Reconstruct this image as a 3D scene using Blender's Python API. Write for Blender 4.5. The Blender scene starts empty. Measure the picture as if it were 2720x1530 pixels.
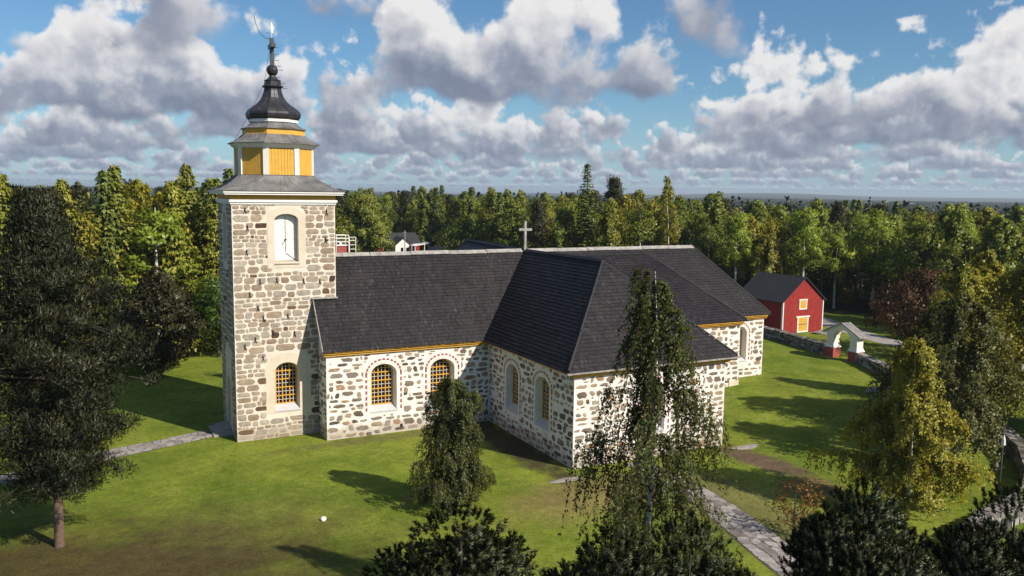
import bpy, bmesh, math, random
import numpy as np
from mathutils import Vector, Matrix
from mathutils.geometry import tessellate_polygon

random.seed(7)
SC = bpy.context.scene
COL = SC.collection
R = math.radians

# ------------------------------------------------------------------ camera
CAM = Vector((-9.645, -66.226, 19.854))
YAW, PITCH, ROLL = R(27.016), R(-6.605), R(0.704)
cam_data = bpy.data.cameras.new('camera')
cam_data.sensor_fit = 'HORIZONTAL'
cam_data.angle = R(63.49)
cam_data.clip_start = 0.5
cam_data.clip_end = 60000
cam = bpy.data.objects.new('camera', cam_data)
COL.objects.link(cam)
fw = Vector((math.sin(YAW) * math.cos(PITCH), math.cos(YAW) * math.cos(PITCH), math.sin(PITCH)))
rt = Vector((math.cos(YAW), -math.sin(YAW), 0))
up = rt.cross(fw)
r2 = math.cos(ROLL) * rt + math.sin(ROLL) * up
u2 = -math.sin(ROLL) * rt + math.cos(ROLL) * up
cam.matrix_world = Matrix(((r2.x, u2.x, -fw.x, CAM.x), (r2.y, u2.y, -fw.y, CAM.y), (r2.z, u2.z, -fw.z, CAM.z), (0, 0, 0, 1)))
SC.camera = cam

# ------------------------------------------------------------------ sun and exposure
SUN_EL = 38.0
SUN_AZ = 151.4            # clockwise from +Y
sun_data = bpy.data.lights.new('sun', 'SUN')
sun_data.energy = 5.0
sun_data.angle = R(0.53)
sun_data.color = (1.0, 0.90, 0.75)
sun = bpy.data.objects.new('sun', sun_data)
COL.objects.link(sun)
sd = Vector((math.sin(R(SUN_AZ)) * math.cos(R(SUN_EL)), math.cos(R(SUN_AZ)) * math.cos(R(SUN_EL)), math.sin(R(SUN_EL))))
sun.rotation_euler = sd.to_track_quat('Z', 'Y').to_euler()
SC.view_settings.view_transform = 'Standard'
SC.view_settings.look = 'None'
SC.view_settings.exposure = 0.3
SC.view_settings.gamma = 1.0
SC.view_settings.use_curve_mapping = False
SC.cycles.max_bounces = 4
SC.cycles.diffuse_bounces = 2
SC.cycles.glossy_bounces = 2
SC.cycles.transparent_max_bounces = 4
SC.cycles.use_denoising = True


# ------------------------------------------------------------------ node helper
class NB:
    def __init__(self, tree):
        self.t = tree
        self.n = tree.nodes
        self.l = tree.links

    def put(self, sock, v):
        if isinstance(v, bpy.types.NodeSocket):
            self.l.new(v, sock)
        elif v is not None:
            if sock.type == 'RGBA' and len(v) == 3:
                v = (*v, 1)
            sock.default_value = v

    def m(self, op, a, b=None, c=None, clamp=False):
        n = self.n.new('ShaderNodeMath')
        n.operation = op
        n.use_clamp = clamp
        for i, v in enumerate((a, b, c)):
            if v is not None:
                self.put(n.inputs[i], v)
        return n.outputs[0]

    def vec(self, x, y, z):
        n = self.n.new('ShaderNodeCombineXYZ')
        for i, v in enumerate((x, y, z)):
            self.put(n.inputs[i], v)
        return n.outputs[0]

    def vm(self, op, a, b=None, s=None):
        n = self.n.new('ShaderNodeVectorMath')
        n.operation = op
        self.put(n.inputs[0], a)
        if b is not None:
            self.put(n.inputs[1], b)
        if s is not None:
            self.put(n.inputs['Scale'], s)
        return n.outputs[0] if op not in ('LENGTH', 'DOT_PRODUCT', 'DISTANCE') else n.outputs['Value']

    def noise(self, v, scale=1.0, detail=4.0, rough=0.5, dist=0.0, dim='3D'):
        n = self.n.new('ShaderNodeTexNoise')
        n.noise_dimensions = dim
        if v is not None:
            self.put(n.inputs['Vector'], v)
        self.put(n.inputs['Scale'], scale)
        self.put(n.inputs['Detail'], detail)
        self.put(n.inputs['Roughness'], rough)
        self.put(n.inputs['Distortion'], dist)
        return n.outputs['Fac']

    def ss(self, v, lo, hi, o0=0.0, o1=1.0, kind='SMOOTHSTEP'):
        n = self.n.new('ShaderNodeMapRange')
        n.interpolation_type = kind
        self.put(n.inputs[0], v)
        for i, x in enumerate((lo, hi, o0, o1)):
            self.put(n.inputs[i + 1], x)
        return n.outputs[0]

    def mix(self, f, a, b, blend='MIX'):
        n = self.n.new('ShaderNodeMix')
        n.data_type = 'RGBA'
        n.blend_type = blend
        self.put(n.inputs[0], f)
        self.put(n.inputs[6], a)
        self.put(n.inputs[7], b)
        return n.outputs[2]

    def ramp(self, f, stops):
        n = self.n.new('ShaderNodeValToRGB')
        self.put(n.inputs[0], f)
        cr = n.color_ramp
        while len(cr.elements) < len(stops):
            cr.elements.new(0.5)
        for e, (p, c) in zip(cr.elements, stops):
            e.position = p
            e.color = (*c, 1)
        return n.outputs[0]

    def obj(self):
        return self.n.new('ShaderNodeTexCoord').outputs['Object']

    def pos(self):
        return self.n.new('ShaderNodeNewGeometry').outputs['Position']

    def rnd(self):
        return self.n.new('ShaderNodeObjectInfo').outputs['Random']

    def attr(self, name):
        n = self.n.new('ShaderNodeAttribute')
        n.attribute_name = name
        return n.outputs['Fac']

    def bump(self, h, strength=0.5, dist=0.02):
        n = self.n.new('ShaderNodeBump')
        self.put(n.inputs['Strength'], strength)
        self.put(n.inputs['Distance'], dist)
        self.put(n.inputs['Height'], h)
        return n.outputs[0]


# ------------------------------------------------------------------ world: physical sky with rows of cumulus
world = bpy.data.worlds.new('World')
SC.world = world
world.use_nodes = True


def build_world():
    b = NB(world.node_tree)
    b.n.clear()
    out = b.n.new('ShaderNodeOutputWorld')
    bg = b.n.new('ShaderNodeBackground')
    b.l.new(bg.outputs[0], out.inputs[0])
    sky = b.n.new('ShaderNodeTexSky')
    sky.sky_type = 'NISHITA'
    sky.sun_disc = False
    sky.sun_elevation = R(SUN_EL)
    sky.sun_rotation = R(SUN_AZ)
    sky.altitude = 60
    sky.air_density = 1.0
    sky.dust_density = 0.35
    sky.ozone_density = 2.5
    skyc = b.mix(1.0, b.vm('SCALE', sky.outputs[0], s=0.075), (0.66, 0.92, 1.08), 'MULTIPLY')
    d = b.n.new('ShaderNodeTexCoord').outputs['Generated']
    sp = b.n.new('ShaderNodeSeparateXYZ')
    b.l.new(d, sp.inputs[0])
    x, y, z = sp.outputs
    h = b.m('SQRT', b.m('ADD', b.m('MULTIPLY', x, x), b.m('MULTIPLY', y, y)))
    T = b.m('DIVIDE', z, b.m('MAXIMUM', h, 0.02))
    # azimuth counted from the nave's north-north-east, the seam lies behind
    cy, sy = math.cos(YAW), math.sin(YAW)
    xr = b.m('SUBTRACT', b.m('MULTIPLY', x, cy), b.m('MULTIPLY', y, sy))
    yr = b.m('ADD', b.m('MULTIPLY', x, sy), b.m('MULTIPLY', y, cy))
    az = b.m('ARCTAN2', xr, yr)
    col = skyc
    # pale air close to the horizon
    hz = b.ss(T, 0.0, 0.13, 0.5, 0.0)
    col = b.mix(hz, col, (0.31, 0.46, 0.60))

    def bumps(lst):
        s = None
        for c, w, a in lst:
            q = b.m('DIVIDE', b.m('SUBTRACT', az, c), w)
            e = b.m('MULTIPLY', b.m('EXPONENT', b.m('MULTIPLY', b.m('MULTIPLY', q, q), -1.0)), a)
            s = e if s is None else b.m('ADD', s, e)
        return s if s is not None else 0.0

    def layer(col, base, seed, amount, tall, lst, haze, k=1.9, soft=0.21, det=6.0):
        px = b.m('DIVIDE', az, base)
        pz = b.m('DIVIDE', b.m('SUBTRACT', T, base), base)
        p = b.vec(b.m('ADD', px, seed * 37.0), pz, 0.0)
        n = b.noise(p, k, det, 0.5, dim='2D')
        m = b.noise(b.vec(px, seed * 17.0, 0.0), 0.42, 1.0, 0.5, dim='2D')
        m = b.m('ADD', b.m('MULTIPLY', b.m('SUBTRACT', m, 0.5), 2.6), bumps(lst))
        m = b.m('ADD', m, amount)
        # height above the base eats the cloud away, the base itself is flat but ragged
        hgt = b.m('DIVIDE', pz, tall)
        bil = b.m('MULTIPLY', b.m('SUBTRACT', n, 0.5), 3.8)
        dens = b.m('SUBTRACT', b.m('ADD', m, bil), b.m('MAXIMUM', hgt, 0.0))
        alpha = b.ss(dens, 0.0, soft * 2.2)
        low = b.ss(b.m('ADD', pz, b.m('MULTIPLY', b.m('SUBTRACT', n, 0.5), 0.9)), -0.16, 0.04)
        alpha = b.m('MULTIPLY', alpha, low)
        # light from the upper right: compare the billow with itself a little nearer the sun
        n2 = b.noise(b.vec(b.m('ADD', px, seed * 37.0 + 0.10), b.m('ADD', pz, 0.13), 0.0), k, det - 1.0, 0.5, dim='2D')
        rel = b.m('MULTIPLY', b.m('SUBTRACT', n, n2), 2.0)
        thick = b.ss(dens, 0.1, 1.3, 0.28, 0.0)
        lit = b.m('ADD', b.m('ADD', b.m('MULTIPLY', b.ss(hgt, -0.15, 0.85), 0.74), rel), thick)
        lit = b.m('ADD', lit, 0.06, clamp=True)
        c = b.ramp(lit, [(0.0, (0.165, 0.19, 0.26)), (0.35, (0.265, 0.29, 0.355)), (0.65, (0.50, 0.50, 0.53)), (1.0, (0.72, 0.705, 0.69))])
        c = b.mix(haze, c, (0.31, 0.40, 0.52))
        return b.mix(b.m('MULTIPLY', alpha, 0.96), col, c)

    # far rows first
    col = layer(col, 0.0065, 9.1, 0.75, 0.6, [], 0.55, k=1.0, det=2.0)
    col = layer(col, 0.013, 8.3, 0.65, 0.9, [], 0.42, k=1.0, det=3.0)
    col = layer(col, 0.021, 7.7, 0.60, 1.0, [], 0.30, k=1.1, det=4.0)
    col = layer(col, 0.031, 6.2, 0.55, 1.2, [(0.3, .2, .4), (-0.5, .15, .4)], 0.22, k=1.1, det=5.0)
    col = layer(col, 0.044, 5.4, 0.35, 1.3, [(-0.08, .12, .55), (0.10, .07, .6), (0.33, .10, .4), (-0.55, .12, .4)], 0.14, k=1.2)
    col = layer(col, 0.060, 4.6, 0.0, 1.3, [(0.30, .13, 1.2), (0.56, .10, 1.4), (0.48, .05, .4), (-0.20, .10, .5), (0.05, .06, .3), (-.57, .09, .8)], 0.08, k=1.25)
    col = layer(col, 0.080, 3.9, -0.30, 1.25, [(-0.33, .16, 1.8), (-0.50, .06, .6), (0.25, .06, .5), (0.40, .06, .4), (0.55, .10, 1.3)], 0.05, k=1.3)
    col = layer(col, 0.116, 2.8, -0.62, 1.1, [(0.0, .11, 1.9), (-0.13, .07, .8), (0.13, .08, 1.0), (-0.455, .05, 1.4), (0.60, .05, 1.3), (-.57, .03, .5)], 0.03, k=1.4)
    col = layer(col, 0.200, 1.7, -0.65, 0.8, [(-0.27, .14, 1.5), (0.22, .09, .7), (-.5, .06, .5)], 0.02, k=1.6)
    # overhead: the same broken cumulus seen from below
    pp = b.vec(b.m('DIVIDE', x, b.m('MAXIMUM', z, 0.05)), b.m('DIVIDE', y, b.m('MAXIMUM', z, 0.05)), 0.0)
    n = b.noise(pp, 0.9, 6.0, 0.55)
    a = b.m('MULTIPLY', b.ss(n, 0.53, 0.66), b.ss(T, 0.30, 0.45))
    col = b.mix(a, col, b.ramp(b.ss(n, 0.53, 0.75), [(0, (0.85, 0.84, 0.83)), (1, (0.38, 0.41, 0.48))]))
    b.l.new(col, bg.inputs[0])
    # cloud whites are set for exposure 0.3
    bg.inputs[1].default_value = 1.0


build_world()
world.cycles.sampling_method = 'NONE'


# ------------------------------------------------------------------ objects and meshes
WM = {}


def put(o, parent):
    COL.objects.link(o)
    if parent is not None:
        o.parent = parent
        o.matrix_parent_inverse = WM.get(parent, Matrix.Identity(4)).inverted()
    return o


def tag(o, label=None, cat=None, group=None, kind=None):
    if label:
        o['label'] = label
    if cat:
        o['category'] = cat
    if group:
        o['group'] = group
    if kind:
        o['kind'] = kind
    return o


def thing(name, loc, label, cat, group=None, rz=0.0):
    o = bpy.data.objects.new(name, None)
    o.empty_display_size = 0.5
    COL.objects.link(o)
    o.location = loc
    o.rotation_euler = (0, 0, rz)
    WM[o] = Matrix.Translation(Vector(loc)) @ Matrix.Rotation(rz, 4, 'Z')
    return tag(o, label, cat, group)


class MB:
    """collects faces for one mesh"""

    def __init__(self):
        self.v, self.f, self.tone = [], [], []

    def add(self, pts, faces, tone=0.5):
        k = len(self.v)
        self.v += [tuple(p) for p in pts]
        self.f += [tuple(k + i for i in f) for f in faces]
        self.tone += [tone] * len(pts)
        return self

    def pbox(self, o, a, b, c, tone=0.5):
        o, a, b, c = map(Vector, (o, a, b, c))
        p = [o, o + a, o + a + b, o + b, o + c, o + a + c, o + a + b + c, o + b + c]
        fs = [(0, 3, 2, 1), (4, 5, 6, 7), (0, 1, 5, 4), (1, 2, 6, 5), (2, 3, 7, 6), (3, 0, 4, 7)]
        if a.cross(b).dot(c) < 0:
            fs = [f[::-1] for f in fs]
        return self.add(p, fs, tone)

    def box(self, x0, x1, y0, y1, z0, z1, tone=0.5):
        return self.pbox((x0, y0, z0), (x1 - x0, 0, 0), (0, y1 - y0, 0), (0, 0, z1 - z0), tone)

    def bar(self, a, b, w, h=None, upv=(0, 0, 1), tone=0.5):
        a, b = Vector(a), Vector(b)
        h = h or w
        d = (b - a)
        s = d.cross(Vector(upv))
        if s.length < 1e-6:
            s = d.cross(Vector((1, 0, 0)))
        s.normalize()
        t = s.cross(d).normalized()
        return self.pbox(a - s * w / 2 - t * h / 2, s * w, d, t * h, tone)

    def tube(self, path, rad, n=6, cap=True, tone=0.5):
        path = [Vector(p) for p in path]
        pts, fs = [], []
        m = len(path)
        for i, p in enumerate(path):
            d = (path[min(i + 1, m - 1)] - path[max(i - 1, 0)])
            d = d.normalized() if d.length > 1e-9 else Vector((0, 0, 1))
            ref = Vector((1, 0, 0)) if abs(d.z) > 0.8 else Vector((0, 0, 1))
            s = d.cross(ref).normalized()
            t = s.cross(d)
            r = rad[i] if hasattr(rad, '__len__') else rad
            for k in range(n):
                a = 2 * math.pi * k / n
                pts.append(p + s * (math.cos(a) * r) + t * (math.sin(a) * r))
        for i in range(m - 1):
            for k in range(n):
                fs.append((i * n + k, i * n + (k + 1) % n, (i + 1) * n + (k + 1) % n, (i + 1) * n + k))
        if cap:
            fs.append(tuple(range((m - 1) * n, m * n)))
            fs.append(tuple(range(n))[::-1])
        return self.add(pts, fs, tone)

    def rings(self, rings, cap=True, tone=0.5):
        """rings: list of lists of points, equally long, lofted upwards (counter-clockwise from above)"""
        n = len(rings[0])
        pts = [p for r in rings for p in r]
        fs = []
        for i in range(len(rings) - 1):
            for k in range(n):
                fs.append((i * n + k, i * n + (k + 1) % n, (i + 1) * n + (k + 1) % n, (i + 1) * n + k))
        if cap:
            fs.append(tuple(range((len(rings) - 1) * n, len(rings) * n)))
            fs.append(tuple(range(n))[::-1])
        return self.add(pts, fs, tone)

    def prism(self, poly, vec, tone=0.5):
        poly = [Vector(p) for p in poly]
        vec = Vector(vec)
        n = len(poly)
        nr = Vector((0, 0, 0))
        for i in range(n):
            nr += poly[i].cross(poly[(i + 1) % n])
        if nr.dot(vec) > 0:
            poly = poly[::-1]
        fs = [tuple(range(n)), tuple(range(n, 2 * n))[::-1]]
        for i in range(n):
            j = (i + 1) % n
            fs.append((j, i, n + i, n + j))
        return self.add(poly + [p + vec for p in poly], fs, tone)

    def build(self, name, mat, parent=None, smooth=False, kind=None):
        me = bpy.data.meshes.new(name)
        me.from_pydata(self.v, [], self.f)
        at = me.attributes.new('tone', 'FLOAT', 'POINT')
        at.data.foreach_set('value', self.tone)
        me.materials.append(mat)
        if smooth:
            me.polygons.foreach_set('use_smooth', [True] * len(me.polygons))
        me.update()
        o = bpy.data.objects.new(name, me)
        put(o, parent)
        if kind:
            o['kind'] = kind
        return o


def unit(a):
    return a / np.maximum(np.linalg.norm(a, axis=-1, keepdims=True), 1e-9)


def np_mesh(name, V, k, mat, smooth=False, tone=None, nrm=None):
    """V: (n*k,3) vertices, each k of them one face"""
    V = np.ascontiguousarray(V, dtype=np.float32)
    n = len(V)
    me = bpy.data.meshes.new(name)
    me.vertices.add(n)
    me.vertices.foreach_set('co', V.ravel())
    me.loops.add(n)
    me.loops.foreach_set('vertex_index', np.arange(n, dtype=np.int32))
    me.polygons.add(n // k)
    me.polygons.foreach_set('loop_start', np.arange(0, n, k, dtype=np.int32))
    if tone is not None:
        at = me.attributes.new('tone', 'FLOAT', 'POINT')
        at.data.foreach_set('value', np.repeat(np.asarray(tone, dtype=np.float32), k))
    me.materials.append(mat)
    me.update(calc_edges=True)
    if nrm is not None:
        nn = np.repeat(unit(np.asarray(nrm, dtype=np.float32)), k, 0)
        me.polygons.foreach_set('use_smooth', np.ones(n // k, dtype=bool))
        me.normals_split_custom_set_from_vertices(nn)
    return me


# ------------------------------------------------------------------ materials
def new_mat(name):
    m = bpy.data.materials.new(name)
    m.use_nodes = True
    b = NB(m.node_tree)
    p = next(n for n in b.n if n.type == 'BSDF_PRINCIPLED')
    return m, b, p


def mat_flat(name, col, rough=0.7, var=0.12, scale=3.0, metal=0.0, bump=0.0, spec=0.3):
    m, b, p = new_mat(name)
    n = b.noise(b.pos(), scale, 5, 0.6)
    f = b.ss(n, 0.3, 0.7, 1 - var, 1 + var, 'LINEAR')
    b.put(p.inputs['Base Color'], b.vm('SCALE', (*col,), s=f))
    p.inputs['Roughness'].default_value = rough
    p.inputs['Metallic'].default_value = metal
    p.inputs['Specular IOR Level'].default_value = spec
    if bump:
        b.put(p.inputs['Normal'], b.bump(b.noise(b.pos(), scale * 6, 4, 0.6), bump, 0.02))
    return m


def mat_stone(name, stops, rough=0.85):
    m, b, p = new_mat(name)
    t = b.attr('tone')
    c = b.ramp(t, stops)
    n = b.noise(b.pos(), 2.6, 6, 0.65)
    n2 = b.noise(b.pos(), 14.0, 4, 0.7)
    f = b.m('MULTIPLY', b.ss(n, 0.3, 0.7, 0.72, 1.25, 'LINEAR'), b.ss(n2, 0.3, 0.7, 0.8, 1.18, 'LINEAR'))
    b.put(p.inputs['Base Color'], b.vm('SCALE', c, s=f))
    p.inputs['Roughness'].default_value = rough
    p.inputs['Specular IOR Level'].default_value = 0.2
    b.put(p.inputs['Normal'], b.bump(b.noise(b.pos(), 9.0, 5, 0.65), 0.6, 0.03))
    return m


def mat_plaster(name, col, dirt, foot=None):
    m, b, p = new_mat(name)
    n = b.noise(b.pos(), 0.8, 6, 0.6)
    n2 = b.noise(b.pos(), 5.0, 5, 0.65)
    c = b.mix(b.ss(n, 0.42, 0.72), col, dirt)
    c = b.mix(b.ss(n2, 0.5, 0.8, 0, 0.5), c, dirt)
    if foot:
        # splash dirt and damp patches with ragged upper edge
        sp = b.n.new('ShaderNodeSeparateXYZ')
        b.l.new(b.pos(), sp.inputs[0])
        zz = b.m('ADD', sp.outputs[2], b.m('MULTIPLY', b.noise(b.pos(), 1.3, 5, 0.65), -2.4))
        c = b.mix(b.ss(zz, -0.9, 0.3, 0.8, 0.0), c, foot)
        n3 = b.noise(b.vm('MULTIPLY', b.pos(), (1.6, 1.6, 0.35)), 1.0, 5, 0.6)
        c = b.mix(b.ss(n3, 0.58, 0.76, 0.0, 0.3), c, foot)
    b.put(p.inputs['Base Color'], c)
    p.inputs['Roughness'].default_value = 0.9
    p.inputs['Specular IOR Level'].default_value = 0.15
    h = b.m('ADD', b.noise(b.pos(), 7, 5, 0.6), b.m('MULTIPLY', b.noise(b.pos(), 30, 3, 0.6), 0.4))
    b.put(p.inputs['Normal'], b.bump(h, 0.45, 0.03))
    return m


def mat_leaf(name, c0, c1, trans=0.35, hue=0.25, patch=0.5, warm=None):
    """c0..c1 vary from tree to tree, with patches inside a crown; thin leaves let light through"""
    m = bpy.data.materials.new(name)
    m.use_nodes = True
    b = NB(m.node_tree)
    b.n.clear()
    out = b.n.new('ShaderNodeOutputMaterial')
    t = b.attr('tone')
    n = b.noise(b.obj(), 0.55, 3, 0.6)
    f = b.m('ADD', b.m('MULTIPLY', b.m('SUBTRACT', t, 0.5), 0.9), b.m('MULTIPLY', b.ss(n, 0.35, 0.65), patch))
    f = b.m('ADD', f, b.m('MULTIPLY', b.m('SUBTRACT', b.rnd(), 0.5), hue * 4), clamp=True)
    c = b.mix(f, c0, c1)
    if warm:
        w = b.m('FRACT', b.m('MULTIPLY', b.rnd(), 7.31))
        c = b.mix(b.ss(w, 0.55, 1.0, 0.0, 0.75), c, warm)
    df = b.n.new('ShaderNodeBsdfDiffuse')
    tr = b.n.new('ShaderNodeBsdfTranslucent')
    gl = b.n.new('ShaderNodeBsdfGlossy')
    gl.inputs['Roughness'].default_value = 0.45
    gl.inputs['Color'].default_value = (0.6, 0.65, 0.55, 1)
    b.l.new(c, df.inputs[0])
    b.l.new(b.mix(1.0, c, (1.25, 1.15, 0.55), 'MULTIPLY'), tr.inputs[0])
    mx = b.n.new('ShaderNodeMixShader')
    mx.inputs[0].default_value = trans
    b.l.new(df.outputs[0], mx.inputs[1])
    b.l.new(tr.outputs[0], mx.inputs[2])
    m2 = b.n.new('ShaderNodeMixShader')
    m2.inputs[0].default_value = 0.035
    b.l.new(mx.outputs[0], m2.inputs[1])
    b.l.new(gl.outputs[0], m2.inputs[2])
    b.l.new(m2.outputs[0], out.inputs[0])
    return m


M = {}
M['mortar'] = mat_plaster('cream lime mortar', (0.72, 0.65, 0.565), (0.60, 0.53, 0.44), (0.40, 0.34, 0.27))
M['cream'] = mat_plaster('cream plaster', (0.68, 0.59, 0.48), (0.58, 0.50, 0.40))
M['white'] = mat_plaster('white limewash', (0.80, 0.775, 0.745), (0.66, 0.61, 0.55), (0.42, 0.37, 0.31))
M['tower_stone'] = mat_stone('weathered granite', [(0.0, (0.05, 0.035, 0.028)), (0.1, (0.15, 0.09, 0.055)), (0.35, (0.265, 0.20, 0.145)), (0.6, (0.375, 0.30, 0.228)), (0.82, (0.315, 0.275, 0.235)), (1.0, (0.46, 0.40, 0.325))])
M['stone'] = mat_stone('grey and brown fieldstone', [(0.0, (0.09, 0.065, 0.055)), (0.12, (0.15, 0.11, 0.085)), (0.4, (0.225, 0.195, 0.165)), (0.65, (0.33, 0.27, 0.205)), (0.85, (0.31, 0.19, 0.11)), (1.0, (0.40, 0.34, 0.27))])
M['rubble'] = mat_stone('lichen grey rubble', [(0.0, (0.06, 0.055, 0.05)), (0.3, (0.12, 0.11, 0.10)), (0.7, (0.22, 0.20, 0.185)), (1.0, (0.36, 0.34, 0.32))])
M['ochre'] = mat_flat('ochre paint', (0.62, 0.33, 0.055), 0.6, 0.10, 1.5)
M['yellow'] = mat_flat('yellow board paint', (0.66, 0.37, 0.06), 0.6, 0.10, 2.0)
M['trim'] = mat_flat('white painted trim', (0.80, 0.78, 0.75), 0.55, 0.05, 2.0)
M['greyboard'] = mat_flat('silvered ridge board', (0.30, 0.285, 0.27), 0.8, 0.35, 2.2)
M['metal'] = mat_flat('dark sheet metal', (0.075, 0.075, 0.08), 0.42, 0.35, 1.6, metal=0.35)
M['zinc'] = mat_flat('weathered roof sheet', (0.17, 0.165, 0.165), 0.55, 0.38, 1.2, metal=0.2)
M['dome'] = mat_flat('black tarred sheet', (0.045, 0.045, 0.05), 0.36, 0.3, 2.0, metal=0.3)
M['sill'] = mat_flat('grey sheet sill', (0.50, 0.50, 0.53), 0.5, 0.06, 2.0)
M['iron'] = mat_flat('black iron', (0.02, 0.02, 0.022), 0.6, 0.2)
M['red'] = mat_flat('falu red boards', (0.30, 0.030, 0.026), 0.85, 0.22, 3.0)
M['brickred'] = mat_flat('red brick', (0.36, 0.085, 0.075), 0.85, 0.2, 4.0)
M['pinkred'] = mat_flat('painted brick red', (0.32, 0.06, 0.075), 0.85, 0.15, 4.0)
M['felt'] = mat_flat('black roofing felt', (0.035, 0.036, 0.040), 0.85, 0.2, 1.0)
M['wood'] = mat_flat('weathered wood', (0.33, 0.29, 0.24), 0.8, 0.2, 5)
M['concrete'] = mat_flat('worn stone step', (0.30, 0.28, 0.26), 0.85, 0.25, 3.0, bump=0.3)
M['lampwhite'] = mat_flat('lamp glass', (0.75, 0.75, 0.74), 0.3, 0.03)
M['glass'] = mat_flat('dark window glass', (0.012, 0.013, 0.016), 0.22, 0.3, 1.5, spec=0.10)


def mat_shingle():
    m, b, p = new_mat('tarred shingles')
    t = b.attr('tone')
    c = b.ramp(t, [(0.0, (0.004, 0.0036, 0.005)), (0.42, (0.0118, 0.0098, 0.0130)), (0.8, (0.021, 0.0175, 0.0215)), (1.0, (0.036, 0.030, 0.034))])
    n = b.noise(b.pos(), 0.55, 6, 0.65)
    f = b.ss(n, 0.3, 0.7, 0.62, 1.42, 'LINEAR')
    c = b.vm('SCALE', c, s=f)
    c = b.mix(b.ss(b.noise(b.pos(), 0.30, 5, 0.7), 0.52, 0.68, 0.0, 0.55), c, (0.030, 0.023, 0.020))
    b.put(p.inputs['Base Color'], c)
    p.inputs['Roughness'].default_value = 0.62
    p.inputs['Specular IOR Level'].default_value = 0.35
    b.put(p.inputs['Normal'], b.bump(b.noise(b.pos(), 40, 3, 0.6), 0.35, 0.01))
    return m


M['shingle'] = mat_shingle()


def mat_ground():
    m, b, p = new_mat('lawn and forest floor')
    P = b.pos()
    n1 = b.noise(P, 0.11, 5, 0.6)
    n2 = b.noise(P, 0.6, 5, 0.65)
    n3 = b.noise(P, 9.0, 4, 0.7)
    c = b.mix(b.ss(n1, 0.35, 0.65), (0.112, 0.165, 0.016), (0.172, 0.205, 0.026))
    c = b.mix(b.ss(n2, 0.48, 0.72, 0, 0.55), c, (0.20, 0.195, 0.045))
    n5 = b.noise(P, 2.2, 4, 0.6)
    c = b.mix(b.ss(n5, 0.55, 0.75, 0, 0.5), c, (0.060, 0.085, 0.015))
    sp = b.n.new('ShaderNodeSeparateXYZ')
    b.l.new(P, sp.inputs[0])
    X, Y = sp.outputs[0], sp.outputs[1]

    def blob(cx, cy, rx, ry, ang=0.0, soft=0.5, amp=0.9, ns=0.35):
        ca, sa = math.cos(ang), math.sin(ang)
        dx = b.m('SUBTRACT', X, cx)
        dy = b.m('SUBTRACT', Y, cy)
        u = b.m('DIVIDE', b.m('ADD', b.m('MULTIPLY', dx, ca), b.m('MULTIPLY', dy, sa)), rx)
        v = b.m('DIVIDE', b.m('SUBTRACT', b.m('MULTIPLY', dy, ca), b.m('MULTIPLY', dx, sa)), ry)
        d = b.m('SQRT', b.m('ADD', b.m('MULTIPLY', u, u), b.m('MULTIPLY', v, v)))
        d = b.m('ADD', d, b.m('MULTIPLY', b.m('SUBTRACT', b.noise(P, ns, 5, 0.65), 0.5), 1.6))
        return b.ss(d, 1.0 - soft, 1.0 + soft, amp, 0.0)

    # needle litter below the big pine, enlarged and darkened as painted shade, dry turf, trodden soil strips
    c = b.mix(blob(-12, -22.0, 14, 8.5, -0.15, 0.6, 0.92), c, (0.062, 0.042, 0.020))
    c = b.mix(blob(-3, -17, 6, 4, 0.3, 0.7, 0.25, 0.6), c, (0.135, 0.105, 0.045))
    c = b.mix(blob(18.5, -21.5, 5, 3, 0.2, 0.6, 0.8, 0.8), c, (0.215, 0.165, 0.065))
    c = b.mix(blob(34.6, -21.0, 1.5, 4.6, 0.12, 0.45, 0.95, 0.9), c, (0.115, 0.078, 0.055))
    c = b.mix(blob(33.5, -27.0, 2.2, 2.0, 0.1, 0.5, 0.8, 0.9), c, (0.20, 0.125, 0.06))
    c = b.mix(blob(26.5, -27.5, 3.6, 8.5, 0.05, 0.35, 0.7, 0.8), c, (0.15, 0.13, 0.055))
    c = b.mix(blob(12.5, -3.6, 9.5, 0.9, 0.02, 0.5, 0.7, 0.9), c, (0.11, 0.105, 0.04))
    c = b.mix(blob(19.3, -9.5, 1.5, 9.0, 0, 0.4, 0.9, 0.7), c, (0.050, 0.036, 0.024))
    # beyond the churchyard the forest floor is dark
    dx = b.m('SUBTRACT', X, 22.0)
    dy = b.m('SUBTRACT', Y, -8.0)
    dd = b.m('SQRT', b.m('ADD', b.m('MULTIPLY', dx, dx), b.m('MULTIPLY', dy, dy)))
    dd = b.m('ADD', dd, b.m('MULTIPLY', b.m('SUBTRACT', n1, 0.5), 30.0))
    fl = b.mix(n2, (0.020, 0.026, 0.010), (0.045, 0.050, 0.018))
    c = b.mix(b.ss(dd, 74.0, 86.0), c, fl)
    f = b.ss(n3, 0.25, 0.75, 0.62, 1.38, 'LINEAR')
    f = b.m('MULTIPLY', f, b.ss(b.noise(P, 1.3, 5, 0.7), 0.3, 0.7, 0.78, 1.22, 'LINEAR'))
    f = b.m('MULTIPLY', f, b.ss(b.noise(P, 3.6, 3, 0.7), 0.3, 0.7, 0.80, 1.2, 'LINEAR'))
    f = b.m('MULTIPLY', f, b.ss(b.noise(P, 0.22, 3, 0.6), 0.3, 0.7, 0.84, 1.16, 'LINEAR'))
    b.put(p.inputs['Base Color'], b.vm('SCALE', c, s=f))
    p.inputs['Roughness'].default_value = 0.95
    p.inputs['Specular IOR Level'].default_value = 0.1
    hh = b.m('ADD', b.noise(P, 5.0, 4, 0.7), b.m('MULTIPLY', b.noise(P, 22.0, 3, 0.7), 0.5))
    b.put(p.inputs['Normal'], b.bump(hh, 0.7, 0.08))
    return m


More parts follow.
